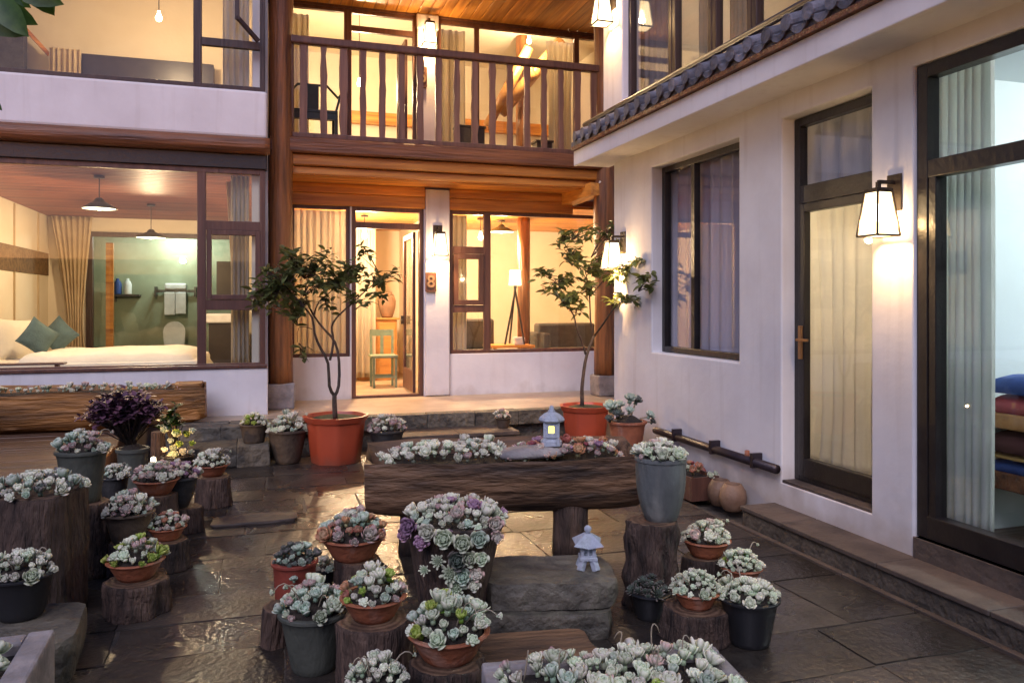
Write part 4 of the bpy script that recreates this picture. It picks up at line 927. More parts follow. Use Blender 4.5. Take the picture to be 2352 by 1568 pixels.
# pipe along the foot of the wall
a, b = onX(1528,1000,3.54), onX(1783,1088,3.54)
pp = thing('wall_pipe', 'dark metal pipe fixed low along the white wall', 'pipe', (3.54, (a.y+b.y)/2, .38))
obj('pipe', MB().tube([(3.545, a.y+.2, .40), (3.545, b.y, .40)], .034, 10), M['gutter'], pp, world=True, smooth=True)
for yy in (a.y-.2, (a.y+b.y)/2, b.y+.25): obj('bracket', MB().box(3.51,3.6,yy,yy+.03,.36,.47), M['gutter'], pp, world=True)

# ============================================================ lanterns
def lantern(label, loc, rz, P, s=1.0):
    """tapering wall lantern: back plate, arm, cap, four glass sides in a metal frame; origin on the wall at mid height, projecting along -y"""
    t = thing('wall_lantern', label, 'lantern', loc, rz, 'glass wall lanterns')
    h, wt_, wb, d = .26*s, .052*s, .082*s, .125*s
    obj('back_plate', MB().box(-.055*s,.055*s,-.012,.0,.02*s,.24*s), M['metal'], t, bevel=.003)
    obj('arm', MB().bar((0,-.01,.19*s),(0,-d,.19*s),.022*s).bar((0,-d,.19*s),(0,-d,.135*s),.022*s), M['metal'], t)
    c = (0,-d); fr = MB()
    zt, zb = .13*s, .13*s-h
    ct = [(c[0]+a*wt_, c[1]+b*wt_, zt) for a, b in ((-1,-1),(1,-1),(1,1),(-1,1))]; cb_ = [(c[0]+a*wb, c[1]+b*wb, zb) for a, b in ((-1,-1),(1,-1),(1,1),(-1,1))]
    for i in range(4):
        fr.bar(ct[i], cb_[i], .010*s); fr.bar(ct[i], ct[(i+1) % 4], .012*s); fr.bar(cb_[i], cb_[(i+1) % 4], .012*s)
        a_, b_ = Vector(ct[i]).lerp(Vector(ct[(i+1) % 4]), .5), Vector(cb_[i]).lerp(Vector(cb_[(i+1) % 4]), .5)
    obj('cage', fr, M['metal'], t)
    obj('cap', MB().box(c[0]-wt_*1.1, c[0]+wt_*1.1, c[1]-wt_*1.1, c[1]+wt_*1.1, zt+.005, zt+.02*s), M['metal'], t, bevel=.003)
    for i in range(4):
        A, B, C_, D = (Vector(q)*1 for q in (ct[i], ct[(i+1) % 4], cb_[(i+1) % 4], cb_[i]))
        ctr = Vector((c[0], c[1], 0)); inn = [q+(Vector((ctr.x-q.x, ctr.y-q.y, 0)))*.05 for q in (A, B, C_, D)]; inn2 = [q+(Vector((ctr.x-q.x, ctr.y-q.y, 0)))*.09 for q in (A, B, C_, D)]
        obj('pane', MB().add(inn+inn2, [(3,2,1,0),(4,5,6,7),(0,1,5,4),(1,2,6,5),(2,3,7,6),(3,0,4,7)]), M['lampglass'], t)
    obj('bulb', MB().lathe([(0,-.05),(.022,-.035),(.03,0),(.02,.04),(.012,.06),(0,.06)], 10, c=(c[0],c[1],0)), M['bulb'], t, smooth=True)
    point(t, (c[0], c[1], -.05*s), P, WARM, .035); return t
lantern('large tapered lantern on the white pier right of the narrow door', (RX-.002, 3.77, 2.13), -PI/2, 13, 1.0)
lantern('lantern on the white wall by the log column, behind the right tree', (RX-.002, 7.48, 2.10), -PI/2, 34, 1.05)
lantern('lantern on the upper corner of the right wing', (RX-.002, 7.72, 4.74), -PI/2, 18, 1.1)
lantern('porch lantern on the white pillar beside the open door', (2.285, FY-.052, 2.40), 0, 34, 1.15)
p_ = onY(980, 92, UY); lantern('balcony lantern on the upper white pillar', (p_.x, UY-.052, p_.z+.02), 0, 40, 1.15)
# carved wooden number plaques
def plaque(label, p, digit, w, h, d=.03):
    t = thing('number_plaque', label, 'sign', p, 0, 'wooden room numbers')
    n = 10; mb = MB(); out = []
    for cx, cz, a0 in ((w/2-.02, h/2-.02, 0),(-w/2+.02, h/2-.02, PI/2),(-w/2+.02, -h/2+.02, PI),(w/2-.02, -h/2+.02, 1.5*PI)):
        for i in range(5): a = a0+PI/2*i/4; out.append((cx+.02*math.cos(a), cz+.02*math.sin(a)))
    k = len(out); mb.add([(x, 0, z) for x, z in out]+[(x, -d, z) for x, z in out], [tuple(range(k)), tuple(range(k, 2*k))[::-1]]+[(i, i+k, (i+1) % k+k, (i+1) % k) for i in range(k)])
    obj('board', mb, M['frame_red'], t)
    cu = bpy.data.curves.new('digit', 'FONT'); cu.body = digit; cu.size = h*.85; cu.align_x = 'CENTER'; cu.align_y = 'CENTER'; cu.extrude = .004; cu.offset = .004
    tmp = bpy.data.objects.new('tmp', cu); C.objects.link(tmp); bpy.context.view_layer.update()
    me = bpy.data.meshes.new_from_object(tmp.evaluated_get(bpy.context.evaluated_depsgraph_get())); me.name = 'digit'; me.materials.clear(); me.materials.append(M['ink']); bpy.data.objects.remove(tmp); bpy.data.curves.remove(cu)
    put('digit', me, t, (0, -d-.004, 0), (PI/2, 0, 0))
    return t
p_ = onY(989, 648, FY-.055); plaque('carved wooden number 8 on the porch pillar', p_, '8', .15, .27)
p_ = onY(969, 178, UY-.055); plaque('carved wooden number 6 on the upper pillar', p_, '6', .14, .30)
M['boat'] = mk('lamplit_boat_wood', (.42,.20,.06), (.10,.05,.02), 2.4, .6, 1.6, 6, stretch=(.5,5,5), detail=9)  # lamplight on the boat planter put into a lighter wood colour
def roughslab(x0, x1, y0, y1, z0, z1, seed, j=.018):
    mb = MB(); n, m = 12, 8; vs = []; fs = []; nn = lambda *a: noise.noise(Vector(a))
    P = []
    for k in range(40):
        a = 2*PI*k/40; c_, s_ = math.cos(a), math.sin(a); q = (abs(c_)**8+abs(s_)**8)**(-1/8); P.append(((x0+x1)/2+(x1-x0)/2*c_*q, (y0+y1)/2+(y1-y0)/2*s_*q))
    for zi, (z, g_) in enumerate(((z0,.965),(z0+(z1-z0)*.45,1),(z0+(z1-z0)*.9,1),(z1,.988))):
        for k, (x, y) in enumerate(P):
            e = 1+j*2.2*nn(x*5, y*5, seed+z*14)+j*1.4*nn(x*17, y*17, seed+z*30); cx, cy = (x0+x1)/2, (y0+y1)/2
            vs.append((cx+(x-cx)*g_*e, cy+(y-cy)*g_*e, z+(.012*nn(x*6, y*6, seed+7) if zi > 1 else 0)))
    for i in range(3):
        for k in range(40): k2 = (k+1) % 40; fs.append((i*40+k, i*40+k2, (i+1)*40+k2, (i+1)*40+k))
    fs += [tuple(range(40))[::-1], tuple(range(120, 160))]; return mb.add(vs, fs)
# ============================================================ potted trees
def tree(label, x, y, r, h, stems, clusters, nleaf, seed, z=0, leaf=.085, tiers=None):
    t = thing('potted_tree', label, 'potted tree', (x, y, z), 0, 'young trees in red pots')
    oct_ = lambda a, zz: 1-.05*abs(math.sin(4*a))
    pr = [(0,0),(r*.78,0),(r*.80,.01),(r*.88,h*.5),(r*.94,h*.86),(r*1.0,h*.88),(r*1.06,h*.97),(r*1.08,h),(r*.97,h),(r*.9,h*.9),(0,h*.88)]
    obj('pot', MB().lathe(pr, 48, oct_), M['plastic'], t, auto=35)
    obj('soil', MB().lathe([(r*.93,h*.92),(r*.6,h*.97),(0,h*.99)], 24, lambda a, zz: 1+.04*math.sin(5*a)), M['moss'], t, smooth=True)
    o = Vector((x, y, z)); tips = []
    tk = MB()
    for pts, r0, r1 in stems:
        P = [Vector(p)-o for p in pts]; Q = []
        for i in range(len(P)-1):
            for f in (0, .5): Q.append(P[i].lerp(P[i+1], f))
        Q.append(P[-1]); Q = [Q[0]]+[(Q[i-1]+Q[i]*2+Q[i+1])/4 for i in range(1, len(Q)-1)]+[Q[-1]]
        tk.tube(Q, [r0+(r1-r0)*i/(len(Q)-1) for i in range(len(Q))], 9); tips += Q[len(Q)//2:]
    rr_ = random.Random(seed); tot = sum(c[1]*c[2] for c in clusters); tw = MB(); lm = leaf_mesh(M['leaf']); L = []
    for (c, a, b) in clusters:
        n = max(2, round(nleaf*a*b/tot)); c = Vector(c)-o; base = min(tips, key=lambda q: (q-c).length)
        nb = max(2, n//5)
        for i in range(nb):
            e = c+Vector((rr_.uniform(-1,1)*a, rr_.uniform(-1,1)*a*.7, rr_.uniform(-1,1)*b))*.85
            mid = base.lerp(e, .55)+Vector((0,0,rr_.uniform(-.02,.05))); tw.tube([base.lerp(c, .25), mid, e], [.006,.004,.002], 5, cap=False)
            for k in range(-(-n//nb)):
                f = rr_.uniform(.35, 1.05); p = mid.lerp(e, f) if rr_.random() < .75 else e
                L.append((p+Vector((rr_.gauss(0,.02), rr_.gauss(0,.02), rr_.gauss(0,.02))), rr_.uniform(0, 2*PI), rr_.uniform(-.5,.9), rr_.uniform(.7,1.25)*leaf))
    obj('trunk', tk, M['trunk'], t, smooth=True); obj('twigs', tw, M['trunk'], t, smooth=True)['kind'] = 'stuff'
    rr_.shuffle(L); rest = MB()
    for i, (p, a, el, s) in enumerate(L):
        rx_ = rr_.uniform(-.8,.8)
        if i < 285: put('leaf', lm, t, p, (rx_, el-.3, a), s)
        else:
            Mx = Matrix.Translation(p) @ (Matrix.Rotation(a, 4, 'Z') @ Matrix.Rotation(el-.3, 4, 'Y') @ Matrix.Rotation(rx_, 4, 'X')) @ Matrix.Scale(s, 4)
            rest.add([Mx @ v.co for v in lm.vertices], [tuple(pp.vertices) for pp in lm.polygons])
    if rest.v: obj('foliage', rest, M['leaf'], t, smooth=True)['kind'] = 'stuff'
    return t
def zz5(px, py, Y): return onY((640+px/2.613)/1.1224, (400+py/2.613)/1.1224, Y)
T1 = 7.92; a_ = spot(772, 1070, 118)
W5 = lambda *q: [zz5(px, py, T1+dy) for px, py, dy in q]
st1 = [([onY(770,962,T1)]+[onY(768,930,T1), onY(768,905,T1)], .026, .022),
       ([onY(768,908,T1)]+W5((540,1568,-.02),(545,1390,-.03),(490,1310,-.03),(440,1200,-.05),(440,1090,-.05),(370,1020,-.1),(300,935,-.12),(250,880,-.15)), .017, .006),
       ([onY(769,908,T1)]+W5((612,1568,.02),(615,1390,.03),(590,1250,.03),(520,1185,.02),(440,1085,.05),(380,960,.1),(390,860,.12)), .017, .006),
       (W5((550,1380,0),(580,1250,.05),(560,1180,.06),(565,1130,.06),(625,1060,.08),(710,990,.1),(800,900,.1),(900,830,.1)), .013, .005),
       (W5((440,1085,.02),(470,980,.05),(540,940,.1),(600,860,.1)), .008, .004),
       (W5((430,1170,-.02),(330,1140,-.1),(330,1260,-.15)), .004, .003)]
cl1 = [(onY(u,v,T1+dy), a, b) for u, v, a, b, dy in ((640,650,.27,.18,-.1),(612,670,.16,.14,-.2),(595,695,.10,.08,-.1),(668,585,.14,.09,0),(690,612,.15,.09,.1),(738,592,.15,.09,0),(770,640,.2,.12,.1),(735,650,.12,.08,-.15),
       (808,620,.15,.11,.1),(838,572,.10,.07,.1),(855,640,.13,.07,0),(905,642,.13,.05,.05),(925,630,.05,.03,0),(815,690,.14,.08,-.1),(760,700,.09,.08,.1),(694,700,.15,.09,0),(660,725,.12,.07,-.1),(696,795,.045,.05,-.15),(705,830,.03,.02,-.15),(880,700,.05,.06,0))]
tree('bushy young tree in the big red pot nearer the open door', a_[0], a_[1], .31, .47, st1, cl1, 820, 11, leaf=.105)
T2 = 8.22
def z6(px, py, Y): return onY((1100+px/2.613)/1.1224, (400+py/2.613)/1.1224, Y)
W6 = lambda *q: [z6(px, py, T2+dy) for px, py, dy in q]
st2 = [([onY(1337,935,T2), onY(1337,905,T2)]+W6((1045,1568,0),(1060,1440,0),(1075,1350,0),(1110,1260,0),(1130,1210,0)), .024, .014),
       (W6((1130,1215,0),(1195,1130,-.2),(1250,1040,-.5),(1330,970,-.95),(1410,945,-1.3)), .012, .005),
       (W6((1125,1215,0),(1100,1120,.05),(1100,950,.05),(1085,850,.05),(1060,750,.1)), .011, .005),
       (W6((1070,1340,0),(1050,1260,0),(1000,1150,-.05),(1000,1080,-.05),(930,1000,-.1),(860,920,-.1)), .013, .005),
       (W6((1100,950,.05),(1180,860,0),(1250,760,-.4),(1320,720,-.9)), .007, .004), (W6((930,1000,-.05),(900,870,0),(820,830,0),(740,770,0)), .006, .004), (W6((1085,850,.05),(960,640,.1),(900,560,.1)), .006, .004)]
cl2 = [(onY(u,v,T2+dy), a, b) for u, v, a, b, dy in ((1300,545,.13,.08,.1),(1350,535,.12,.07,0),(1405,530,.09,.07,0),(1318,590,.13,.11,.1),(1360,615,.16,.09,0),(1395,595,.1,.08,.1),(1245,630,.10,.06,0),(1272,660,.12,.07,0),
       (1310,690,.17,.09,-.1),(1345,660,.12,.08,.1),(1435,625,.13,.07,-.85),(1485,640,.07,.10,-1.45),(1450,690,.10,.05,-1.1),(1415,690,.08,.05,-.6),(1420,570,.10,.08,-.6),(1400,640,.10,.06,-.4),(1335,710,.07,.06,0),(1310,640,.1,.07,0),(1465,600,.06,.04,-1.2))]
b_ = onZ(1345, 1021, 0)
tree('open-crowned young tree in the red pot by the log column', b_.x, 8.22, .285, .45, st2, cl2, 800, 12, leaf=.105)

# ============================================================ log planters
def log_trough(t, L, w, z0, z1, seed, mat='trough', round_=.8, taper=.25, back=0.0, wallt=.05, ro=1.0, liftk=.18):
    n = 26; vs = []; mb = MB()
    for i in range(n+1):
        f = i/n; x = -L/2+L*f; e = min(f, 1-f)*2
        wd = w*(1-taper*(1-min(1, e*2.2))**2); lift = (z1-z0)*liftk*(1-min(1, e*3))**2
        nn = lambda k, s=1.0: ro*s*noise.noise(Vector((x*2.2, k*1.7, seed)))
        pr = []
        for k in range(13):
            a = PI*k/12; yy = -math.cos(a)*wd/2; q = math.sin(a)**.55
            zz = z1-(z1-z0-lift)*q*round_-(z1-z0-lift)*(1-round_)*(1 if 0 < k < 12 else 0)
            if k == 12: zz += back
            if k == 11: zz += back*.5
            bump_ = 1+.09*nn(k)
            pr.append((x+.02*nn(k+20), yy*bump_+.01*nn(k+40), zz+.022*nn(k+60)))
        inner = []
        dep = (z1-z0)*.55 if 0 < i < n else 0
        for k in range(5):
            g_ = k/4; yy = (wd/2-wallt)*(1-2*g_)
            inner.append((x*(1-.001), yy, z1+(back*(1-g_))*.8-dep*(1 if 0 < k < 4 else .12)+.008*nn(k+80)))
        vs += pr+inner
    m = 18; fs = []
    for i in range(n):
        for k in range(m): k2 = (k+1) % m; fs.append((i*m+k, i*m+k2, (i+1)*m+k2, (i+1)*m+k))
    fs += [tuple(range(m))[::-1], tuple(range(n*m, n*m+m))]
    mb.add(vs, fs)
    o = obj('hollowed_log', mb, M[mat], t, auto=50)
    return o
# main trough on log legs
mt_ = thing('log_planter', 'long dark hollow-log planter on stump legs in the middle of the yard', 'planter', (1.48, 4.86, 0), math.radians(-10))
log_trough(mt_, 1.74, .56, .265, .63, 3, back=.06, taper=.12, liftk=.05, round_=.75)
def legmb(r, h, seed): return MB().lathe([(r*1.05,0),(r,h*.3),(r*.95,h*.6),(r*1.0,h)], 18, lambda a, z: 1+.14*noise.noise(Vector((math.cos(a)*1.6, math.sin(a)*1.6, seed+z))))
for dx, dy, r in ((.42,-.10,.115),(-.55,.05,.12)): obj('leg', legmb(r, .36, dx*9), M['barkz'], mt_, smooth=True, loc=(dx,dy,0))
obj('soil', MB().box(-.76,.76,-.2,.22,.5,.60), M['soil'], mt_, bevel=.02)
fill(mt_, .36, .19, .62, .06, .062, 'wwwgbkw', 5, shape='rect', over=1.0, off=(-.34,-.03)); fill(mt_, .33, .17, .62, .05, .060, 'kokgprkow', 6, shape='rect', over=1.0, off=(.40,-.03))
for i, (x_, y_, s_) in enumerate(((-.74,-.16,.05),(-.78,-.06,.045),(-.70,.05,.05),(.76,.1,.06))): ros(mt_, (x_, y_, .63), s_, 'w', 'tight')
mb = MB().lathe([(.20,0),(.215,.02),(.19,.045),(.1,.06),(0,.062)], 24, lambda a, z: 1+.12*math.sin(2*a)+.08*math.sin(5*a+1))
mb.v = [(x_*1.25, y_*.62, z_) for x_, y_, z_ in mb.v]
lp = onZ(1267, 1020, .70)
tag(obj('flat_stone', mb, M['stonelight'], None, smooth=True, loc=(lp.x-.10, lp.y+.02, .635)), 'flat pale stone lying among succulents under the lit stone lantern', 'stone')
def stone_lantern(label, loc, rz, s, lit, splay=False):
    t = thing('stone_lantern', label, 'lantern', loc, rz, 'small pale stone lanterns'); g_ = M['granite']
    if splay:
        for a in range(4):
            an = PI/4+a*PI/2; mb = MB(); r0, r1 = .075*s, .045*s
            mb.bar((math.cos(an)*r0, math.sin(an)*r0, 0), (math.cos(an)*r1, math.sin(an)*r1, .075*s), .042*s)
            obj('leg', mb, g_, t, bevel=.003)
        obj('body', MB().box(-.062*s,.062*s,-.062*s,.062*s,.065*s,.09*s), g_, t, bevel=.004)
        obj('fire_box', wallmb(wallmb(MB(), 'x', -.05*s, .05*s, .09*s, .155*s, -.05*s, -.038*s, [(-.028*s,-.006*s,.10*s,.145*s),(.006*s,.028*s,.10*s,.145*s)]), 'x', -.05*s,.05*s,.09*s,.155*s,.0,.05*s), g_, t)
        mb = MB(); q = .105*s; hh = .155*s
        mb.add([(-q,-q,hh+.022*s),(q,-q,hh+.022*s),(q,q,hh+.022*s),(-q,q,hh+.022*s),(0,-q*.8,hh),(q*.8,0,hh),(0,q*.8,hh),(-q*.8,0,hh),(-.025*s,-.025*s,hh+.085*s),(.025*s,-.025*s,hh+.085*s),(.025*s,.025*s,hh+.085*s),(-.025*s,.025*s,hh+.085*s)],
               [(0,4,9,8),(4,1,9),(1,5,10,9),(5,2,10),(2,6,11,10),(6,3,11),(3,7,8,11),(7,0,8),(8,9,10,11),(0,7,3,6,2,5,1,4)])
        obj('roof', mb, g_, t, bevel=.004)
        obj('finial', MB().lathe([(.018*s,0),(.016*s,.015*s),(.026*s,.03*s),(.024*s,.045*s),(.01*s,.058*s),(0,.06*s)], 12, c=(0,0,hh+.08*s)), g_, t, smooth=True)
    else:
        obj('base', MB().lathe([(.085*s,0),(.085*s,.03*s),(.06*s,.045*s),(.055*s,.06*s)], 6), g_, t, bevel=.003)
        for a in range(4): 
            an = PI/4+a*PI/2; obj('leg', MB().bar((math.cos(an)*.08*s, math.sin(an)*.08*s, 0), (math.cos(an)*.07*s, math.sin(an)*.07*s, .05*s), .03*s), g_, t, bevel=.002)
        fb = obj('fire_box', wallmb(wallmb(wallmb(wallmb(MB(), 'x', -.065*s,.065*s,.055*s,.155*s,-.065*s,-.05*s,[(-.022*s,.022*s,.085*s,.13*s)]), 'x', -.065*s,.065*s,.055*s,.155*s,.05*s,.065*s), 'y', -.05*s,.05*s,.055*s,.155*s,-.065*s,-.052*s), 'y', -.05*s,.05*s,.055*s,.155*s,.052*s,.065*s), g_, t)
        if lit:
            obj('lit_window', MB().box(-.022*s,.022*s,-.054*s,-.050*s,.085*s,.13*s), M['windowglow'], t); 
        obj('roof', MB().lathe([(.095*s,0),(.11*s,.012*s),(.10*s,.03*s),(.06*s,.055*s),(.03*s,.066*s),(0,.066*s)], 6, c=(0,0,.152*s)), g_, t, bevel=.004)
        obj('finial', MB().lathe([(.028*s,0),(.03*s,.014*s),(.018*s,.022*s),(.022*s,.034*s),(.012*s,.046*s),(0,.048*s)], 12, c=(0,0,.212*s)), g_, t, smooth=True)
    return t
stone_lantern('pale stone lantern with a lit yellow window on the log planter', (lp.x, lp.y, .695), math.radians(-22), 1.0, True).scale = (.78,.78,.98)
# boat-shaped log planter on the deck
lb = thing('boat_planter', 'long boat-shaped log planter coloured lamplit orange on the deck under the bedroom window', 'planter', (-2.15, 9.08, .293))
log_trough(lb, 3.1, .44, .0, .41, 8, mat='boat', taper=.3, ro=2.2, back=.03)
obj('end_block', roughslab(1.25,1.52,-.15,.16,.08,.46,3,.03), M['boat'], lb, auto=50)
obj('soil', MB().box(-1.4,1.3,-.14,.14,.3,.39), M['soil'], lb)
fill(lb, 1.3, .13, .40, .02, .062, 'wgwgkw', 9, shape='rect', over=1.0, cap=70)
# front trough at the bottom right of the view
fp = atT(1432, 1520, 2.68)
ft = thing('front_trough', 'grey stone trough crowded with pale succulents at the front of the yard', 'planter', (fp.x, fp.y, 0), -YAW+math.radians(9))
obj('trough', wallmb(MB(), 'x', -.46,.44, .0,.29, -.27,-.22), M['stonelight'], ft, bevel=.012)
obj('trough_side', MB().box(-.46,.44,.20,.255,0,.295).box(-.46,-.41,-.219,.199,0,.29).box(.385,.44,-.219,.199,0,.292), M['stonelight'], ft, bevel=.012)
obj('soil', MB().box(-.41,.385,-.22,.20,.1,.26), M['soil'], ft)
fill(ft, .40, .23, .275, .055, .058, 'ggwggwbgwgkg', 15, shape='rect', over=1.0, cap=95)
for p_, s_, m_ in (((-.33,-.24,.31),.055,'r'),((-.42,-.26,.30),.05,'r'),((.0,-.22,.32),.06,'o'),((.07,-.16,.33),.05,'l'),((.12,-.23,.31),.045,'l'),((.30,-.19,.31),.05,'l'),((-.16,-.25,.3),.04,'l')): ros(ft, p_, s_, m_, 'ball')
for i, (x_, y_) in enumerate(((-.40,-.1),(-.20,.05),(.02,.20),(.17,.18),(.26,.1),(-.33,.1),(.1,.0))):
    r_ = random.Random(i); pts = []; a0 = r_.uniform(-1, 1)
    for k in range(9):
        f = k/8; pts.append((x_+.03*math.sin(f*3.6)*a0+.02*f, y_+.01*f, .28+.14*math.sin(f*2.3)*(1-.1*i % .3)))
    obj('flower_stalk', MB().tube(pts, [.0035*(1-.5*k/8) for k in range(9)], 6), M['stalk'], ft, smooth=True)
# lower-left trough
lt = thing('corner_trough', 'pale wood-edged trough of greenish succulents in the near corner, cut by the frame', 'planter', (-1.12, 2.98, 0), math.radians(2))
obj('trough', wallmb(MB(), 'y', -.45,.42,0,.35,.28,.37), M['stonelight'], lt, bevel=.012); obj('trough_side', MB().box(-.5,.279,.33,.42,0,.345).box(-.5,-.42,-.45,.329,0,.345).box(-.419,.279,-.45,-.38,0,.345), M['stonelight'], lt, bevel=.012)
obj('soil', MB().box(-.42,.28,-.38,.33,.1,.30), M['soil'], lt); fill(lt, .32, .34, .325, .05, .075, 'gwwgw', 21, shape='rect', over=1.0, cap=40, off=(-.07,-.02))
# big vase-shaped trunk planter
x_, y_, t_, r_ = spot(1045, 1492, 205)
vt = thing('trunk_planter', 'vase-shaped hollow trunk planter with succulents spilling down its front', 'planter', (x_, y_, 0)); hv = .555
fnv = lambda a, z: 1+.10*noise.noise(Vector((math.cos(a)*1.3, math.sin(a)*1.3, 2+z*1.5)))*1.6+.05*noise.noise(Vector((math.cos(a)*5, math.sin(a)*5, z*2)))
obj('trunk', MB().lathe([(.165,0),(.16,.05),(.165,.15),(.18,.28),(.205,.42),(.235,.53),(.24,hv),(.215,hv+.004),(.20,hv-.05),(0,hv-.07)], 40, fnv), M['barkz'], vt, auto=55)
obj('soil', MB().lathe([(.215,hv-.03),(.1,hv-.015),(0,hv-.01)], 20), M['soil'], vt)
fill(vt, .215, .20, hv, .06, .058, 'wwgwkwpggb', 31, cap=75, over=1.1)
cd = Vector((-SY, -CY, 0)); sd_ = Vector((CY, -SY, 0))
for du, dz, s_, m_, kd in ((-.19,.01,.06,'p','open'),(-.13,-.045,.055,'p','fat'),(-.21,-.03,.05,'p','open'),(-.03,-.03,.07,'g','open'),(-.10,.0,.06,'w','open'),(.05,-.05,.065,'g','open'),(.12,-.03,.06,'b','open'),(.03,-.13,.07,'d','open'),(.08,-.12,.06,'g','tight'),(.13,-.12,.05,'g','open'),(.0,-.19,.06,'g','spiky'),(.05,-.2,.06,'b','open'),(.02,-.25,.055,'g','spiky'),(.11,-.19,.05,'k','fat'),(.10,-.24,.045,'w','fat'),(.19,.02,.055,'k','open'),(.2,-.04,.045,'k','fat'),(-.06,-.13,.04,'g','spiky'),(-.12,-.17,.03,'g','spiky'),(.03,-.30,.035,'g','spiky')):
    rad = .225 if abs(du) < .15 else .16
    ros(vt, cd*(rad-.0*abs(dz)+.02)+sd_*du+Vector((0,0,hv+dz)), s_, m_, kd, lean=cd+Vector((0,0,.35))+sd_*du*2)
# slabs under the second lantern
ss = thing('slab_stack', 'stack of two rough grey stone slabs beside the trunk planter', 'stone slabs', (1.37, 3.70, 0), math.radians(-13))
obj('slab', roughslab(-.33,.32,-.20,.22,.135,.262,1), M['stone'], ss, auto=40); obj('slab', roughslab(-.36,.29,-.24,.18,.0,.128,4), M['stone'], ss, auto=40)
q = onZ(1350, 1303, .265); stone_lantern('pale stone lantern with splayed feet on the slab stack', (q.x, q.y, .262), math.radians(-18), .74, False, True)
q = onZ(1235, 1505, .03); tag(obj('timber_plank', roughslab(-.26,.26,-.17,.14,0,.07,9), M['trough'], None, auto=40, loc=(q.x,q.y+.03,0), rot=(0,0,math.radians(-8))), 'short weathered timber lying in front of the slab stack', 'timber')

# ============================================================ stumps, bowls and pots
sid = [100]
def st_(label, u, vb, w, vt, flare=.12, seed=None):
    sid[0] += 1; x, y, t, r = spot(u, vb, w); h = hz(t, r, vt); s = stump(label, x, y, r, h, seed or sid[0], flare, gn=1 if 'gnarled' in label or 'rough' in label else .35); return x, y, h, t, r
def bowl_on(label, S_, du, w, seed, pal, s=.055, hb=None, dome=None, kinds=KINDS, dy=0):
    x, y, h, t, r0 = S_; r = w/3600*t; x += du/1800*t*CY; y -= du/1800*t*SY
    return potted(label, x, y+dy, h+.002, r, hb or r*.72, r*.6, M['terra'], s, pal, seed, dome=dome, kinds=kinds, name='succulent_bowl', lip=.006, part='bowl', cap=45)
def pot_at(label, u, vb, w, vr, mat, pal, seed, wb=None, s=.055, z=0, belly=0, dome=None, kinds=KINDS, lip=.012, name='potted_succulent', base=None):
    x, y, t, r = spot(u, vb, w*.8, z) if base is None else base
    r = w/3600*t; h = (CH-(vr-697)/1800*(t-r))-z
    return potted(label, x, y, z, r, h, (wb/3600*t) if wb else r*.72, M[mat], s, pal, seed, dome=dome, belly=belly, kinds=kinds, lip=lip, name=name, cap=50)
# right-hand cluster
A = st_('tall reddish gnarled stump under the tall grey pot', 1500, 1412, 112, 1208, .05)
x, y, h, t, r = A; r2 = 114/3600*t; 
potted('tall grey glazed pot on the gnarled stump, right end of the log planter', x+.045, y, h, r2, .335, .085, M['ceramic'], .052, 'wgwkgg', 41, dome=.05, belly=.018, lip=.006)
A = st_('short dark stump under the pink-and-white bowl', 1618, 1375, 92, 1290); bowl_on('terracotta bowl of white and pink rosettes below the tall grey pot', A, 4, 108, 42, 'wwkgg')
x, y, t, r = spot(1703, 1405, 85); stump('low reddish stump behind the black pot', x, y, r, .13, 77); bowl_on('small terracotta bowl with one lime-green rosette', (x, y, .13, t, r), 0, 92, 43, 'wgwlg', .05)
A = st_('smooth wedge-shaped stump holding a round bowl, front right', 1596, 1494, 140, 1418, .05); bowl_on('round terracotta bowl of curly pale rosettes beside the black pot', A, 3, 107, 44, 'gggw', .05)
pot_at('matt black tapered pot of pale rosettes, front right', 1720, 1495, 128, 1392, 'blackpot', 'ggwg', 45, s=.055, dome=.055)
o = pot_at('small black pot with a dark spiky plant at the foot of the gnarled stump', 1492, 1430, 88, 1372, 'blackpot', 'dd', 46, s=.05, kinds=('spiky',))
# centre-left cluster
o = pot_at('tall red clay pot with trailing grey-green rosettes', 677, 1408, 96, 1302, 'redclay', 'dbd', 47, wb=86, s=.045)
for dx, dz in ((-.05,-.03),(.06,-.05),(-.03,-.08)): ros(o, (dx, -.13, o.get('h', 0)+.22+dz), .03, 'b', 'fat')
pot_at('small dark pot squeezed beside the red clay pot', 745, 1352, 52, 1312, 'blackpot', 'wb', 48, s=.05)
A = st_('dark stump under the bowl with the largest green rosette', 818, 1372, 100, 1296); B = bowl_on('wide terracotta bowl with one big mint-green rosette', A, -6, 145, 49, 'wkob', .05)
ros(B, (.05, .0, .15), .11, 'g', 'open')
for o_ in [o_ for o_ in B.children if o_.name.startswith('rosette') and (o_.location-Vector((.05,0,.13))).length < .085 and o_.scale[0] < .1]: bpy.data.objects.remove(o_)
pot_at('tiny pot with one purple-brown rosette', 868, 1338, 38, 1312, 'brownpot', 'pd', 50, s=.045)
pot_at('big grey-green pot heaped with pale rosettes, front centre', 722, 1560, 152, 1428, 'greenpot', 'bgbggk', 51, s=.062, wb=100)
A = st_('broad smooth brown stump, front centre', 858, 1600, 165, 1450, .05); bowl_on('terracotta bowl of mixed pale and lime rosettes on the broad stump', A, 0, 148, 52, 'bwgwkol', .062)
A = st_('stump at the bottom edge under the large terracotta bowl', 1028, 1650, 170, 1548, .03); bowl_on('large terracotta bowl of mint and lime rosettes, nearest the front', A, 2, 186, 53, 'gwgllbg', .066)
pot_at('dark pot of chalky rosettes cut by the bottom edge', 868, 1700, 130, 1592, 'darkpot', 'wgw', 54, s=.05)
x, y, t, r = spot(628, 1492, 60); stump('short dark log piece leaning by the grey-green pot', x, y, r*1.0, .20, 88, 0, tilt=.22)
